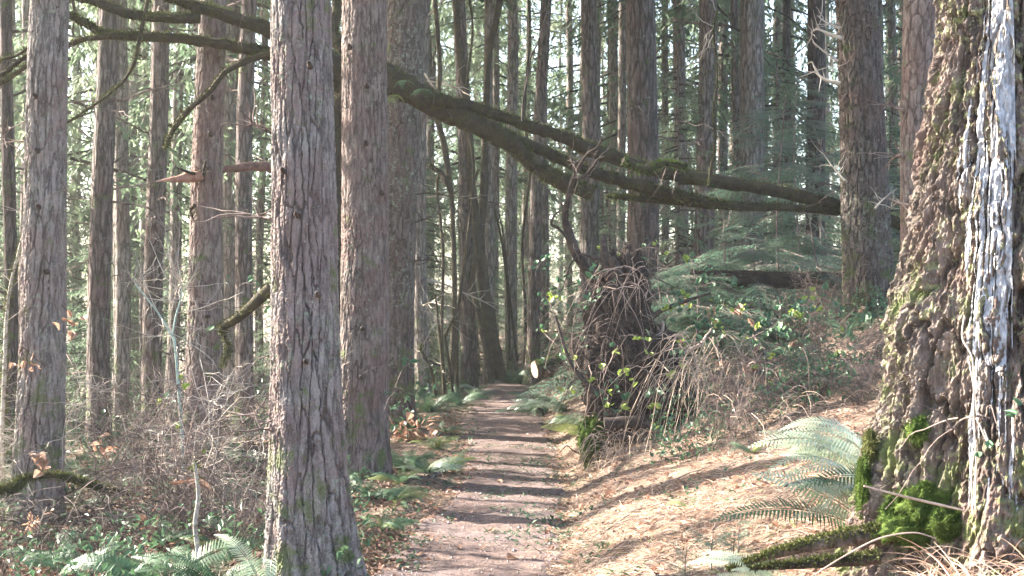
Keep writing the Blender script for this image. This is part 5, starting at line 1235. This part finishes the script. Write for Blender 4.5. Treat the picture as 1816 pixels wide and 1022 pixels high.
blades('tall_dead_grass', 1500, (4.5, 6.3, 1), (.29, .42), .34, 'straw', 13, None, .0032, 1.1, None, 8, .8)
blades('bank_grass_tufts', 7000, (5.5, 13, 1.2), (.04, .40), .16, 'straw', 31, right, .0022, 1.3, (1.6, .12), 6, .7)
blades('bank_green_tufts', 2500, (5.5, 13, 1.2), (.04, .40), .09, 'fern_yellow', 32, right, .0025, 1.2, (1.3, .2), 5, .7)
blades('green_grass', 5000, (6.2, 26, 1.5), (-.14, .22), .05, 'fern_yellow', 14, lambda x, y: ~onpath(x, y, -.15), .0025, .9, (1.1, .05))
litter('moss_patches', 20000, (5, 20, 1.4), (-.4, .4), .026, .010, 'moss', 15, lambda x, y: ~onpath(x, y, -.05), .9, .01, clump=(.9, .22))
litter('low_greenery', 9000, (6.5, 30, 1.3), (-.4, .4), .05, .028, 'fern', 16, lambda x, y: ~onpath(x, y, -.18), .5, .05, clump=(1.2, .10))
litter('bank_scrub_leaves', 9000, (10.2, 16, 1.0), (.10, .30), .05, .028, 'bramble', 29, lambda x, y: (x-path_c(y)) > 1.1, .9, .35, clump=(1.1, .02))
litter('undergrowth_leaves', 16000, (15, 40, 1.2), (-.4, .4), .10, .05, 'bramble', 18, lambda x, y: ~onpath(x, y, .4), .9, .5, clump=(.7, -.05))
litter('left_green_leaves', 9000, (7, 20, 1.1), (-.42, -.10), .055, .028, 'fern', 28, left, .8, .35, clump=(.8, .0))
litter('dark_leaf_litter', 14000, (5, 14, 1.2), (-.42, -.08), .05, .034, 'bark_leaf', 19, left, .5, .04)
litter('trailside_greenery', 9000, (8, 24, 1.2), (-.13, .12), .05, .018, 'fern', 17, lambda x, y: onpath(x, y, .25) & ~onpath(x, y, -.35+.35*perlin(x*1.5, y*1.5, 9)), .6, .03, clump=(1.5, -.02))
litter('fallen_fir_sprigs', 6000, (9, 15, 1.0), (-.02, .10), .05, .012, 'fern', 27, lambda x, y: onpath(x, y, .0), .4, .02, clump=(1.9, .05))
# twigs lying on the floor
rgt = np.random.default_rng(55); n = 1600; x, y = scatter(n, (5, 22, 1.4), (-.42, .42), rgt); k = ~onpath(x, y, -.3) | (rgt.random(n) < .3); x, y = x[k], y[k]; n = len(x)
az = rgt.uniform(0, 6.28, n); l = rgt.uniform(.05, .4, n); t = np.linspace(0, 1, 5); Q = np.stack([x[:, None]+np.cos(az)[:, None]*l[:, None]*t, y[:, None]+np.sin(az)[:, None]*l[:, None]*t, 0*t[None]+0*x[:, None]], -1)
Q += np.cumsum(rgt.normal(size=Q.shape), 1)*.03*l[:, None, None]; Q[..., 2] = ground(Q[..., 0], Q[..., 1])+.008+rgt.random(n)[:, None]*.03*t[None]
mb = MB(); tubes(Q, (rgt.uniform(.0015, .005, n))[:, None]*(1.1-.6*t)[None], 4, mb); tag(mb.build('fallen_twigs', M['twig'], smooth=False), kind='stuff')
# pebbles on the trail
rgp = np.random.default_rng(8); n = 5200; x, y = scatter(n, (6.2, 20, 1.6), (-.12, .12), rgp); k = onpath(x, y, -.06); x, y = x[k], y[k]; n = len(x)
oct_ = np.array([[1, 0, 0], [0, 1, 0], [-1, 0, 0], [0, -1, 0], [0, 0, 1], [0, 0, -1]], float); of = np.array([[0, 1, 4], [1, 2, 4], [2, 3, 4], [3, 0, 4], [1, 0, 5], [2, 1, 5], [3, 2, 5], [0, 3, 5]])
V = np.stack([x, y, ground(x, y)+.012], -1)[:, None]+oct_[None]*(rgp.uniform(.002, .008, (n, 1, 1))*rgp.uniform(.6, 1.4, (n, 6, 3)))
mb = MB(); mb.add(V.reshape(-1, 3), (of[None]+np.arange(n)[:, None, None]*6).reshape(-1, 3)); M['pebble'] = mat_plain('pebble', (.16, .13, .125), (.36, .31, .29), 40, .85, .001)
tag(mb.build('gravel', M['pebble'], smooth=False), kind='stuff')
n = 260; x, y = scatter(n, (6.4, 18, 1.3), (-.11, .11), rgp); k = onpath(x, y, .05); x, y = x[k], y[k]; n = len(x)
V = np.stack([x, y, ground(x, y)+.010], -1)[:, None]+oct_[None]*(rgp.uniform(.008, .022, (n, 1, 1))*rgp.uniform(.5, 1.4, (n, 6, 3)))*np.array([1, 1, .6])
mb = MB(); mb.add(V.reshape(-1, 3), (of[None]+np.arange(n)[:, None, None]*6).reshape(-1, 3)); tag(mb.build('small_stones', M['pebble'], smooth=False), kind='stuff')
# single fallen leaves on the trail
for i, (px, py) in enumerate([(655, 902), (770, 958), (808, 966), (848, 968), (880, 850), (868, 936), (900, 985), (1012, 830), (1046, 868), (1028, 905), (1090, 915), (975, 930)]):
    d = EYE*FPX/(py-538); b = at(px, py, d); b.z = gz(b.x, b.y)+.02
    o = link('fallen_leaf', LF['dead'][i % 2], None, b, (rg.normal()*.3, rg.normal()*.3, rg.uniform(0, 6)), rg.uniform(.7, 1.2)); tag(o, 'single dry brown leaf lying on or beside the near trail', 'fallen leaf', 'dry leaves on the trail')
# pinkish dead leaf heap between trunks
pk = at(720, 765, 15.3); o = thing('dead_leaf_heap', (pk.x, pk.y, gz(pk.x, pk.y)), 'reddish heap of dead leaves at the right foot of the dark brown trunk', 'dead leaves')
for i in range(70): add_leaf(o, Vector((pk.x+rg.normal()*.14, pk.y+rg.normal()*.12, gz(pk.x, pk.y)+abs(rg.normal())*.10)), 'dead', rg, 1.2, 'dry_leaf')

# ------------------------------------------------------------------ forest air
if HAZE > 0:
    x0, x1, y0, y1, z0, z1 = -160, 160, -20, 150, -12, 40
    V = np.array([[x, y, z] for x in (x0, x1) for y in (y0, y1) for z in (z0, z1)], float)
    F = [[0, 1, 3, 2], [4, 6, 7, 5], [0, 4, 5, 1], [2, 3, 7, 6], [0, 2, 6, 4], [1, 5, 7, 3]]
    m = bpy.data.materials.new('forest_air'); m.use_nodes = True; nt = m.node_tree; nt.nodes.remove(nt.nodes['Principled BSDF'])
    pv = nt.nodes.new('ShaderNodeVolumePrincipled'); pv.inputs['Density'].default_value = HAZE; pv.inputs['Color'].default_value = (.93, .97, .95, 1); pv.inputs['Anisotropy'].default_value = .3
    nt.links.new(pv.outputs[0], nt.nodes['Material Output'].inputs['Volume'])
    tag(MB().add(V, F).build('haze', m, smooth=False), kind='stuff')
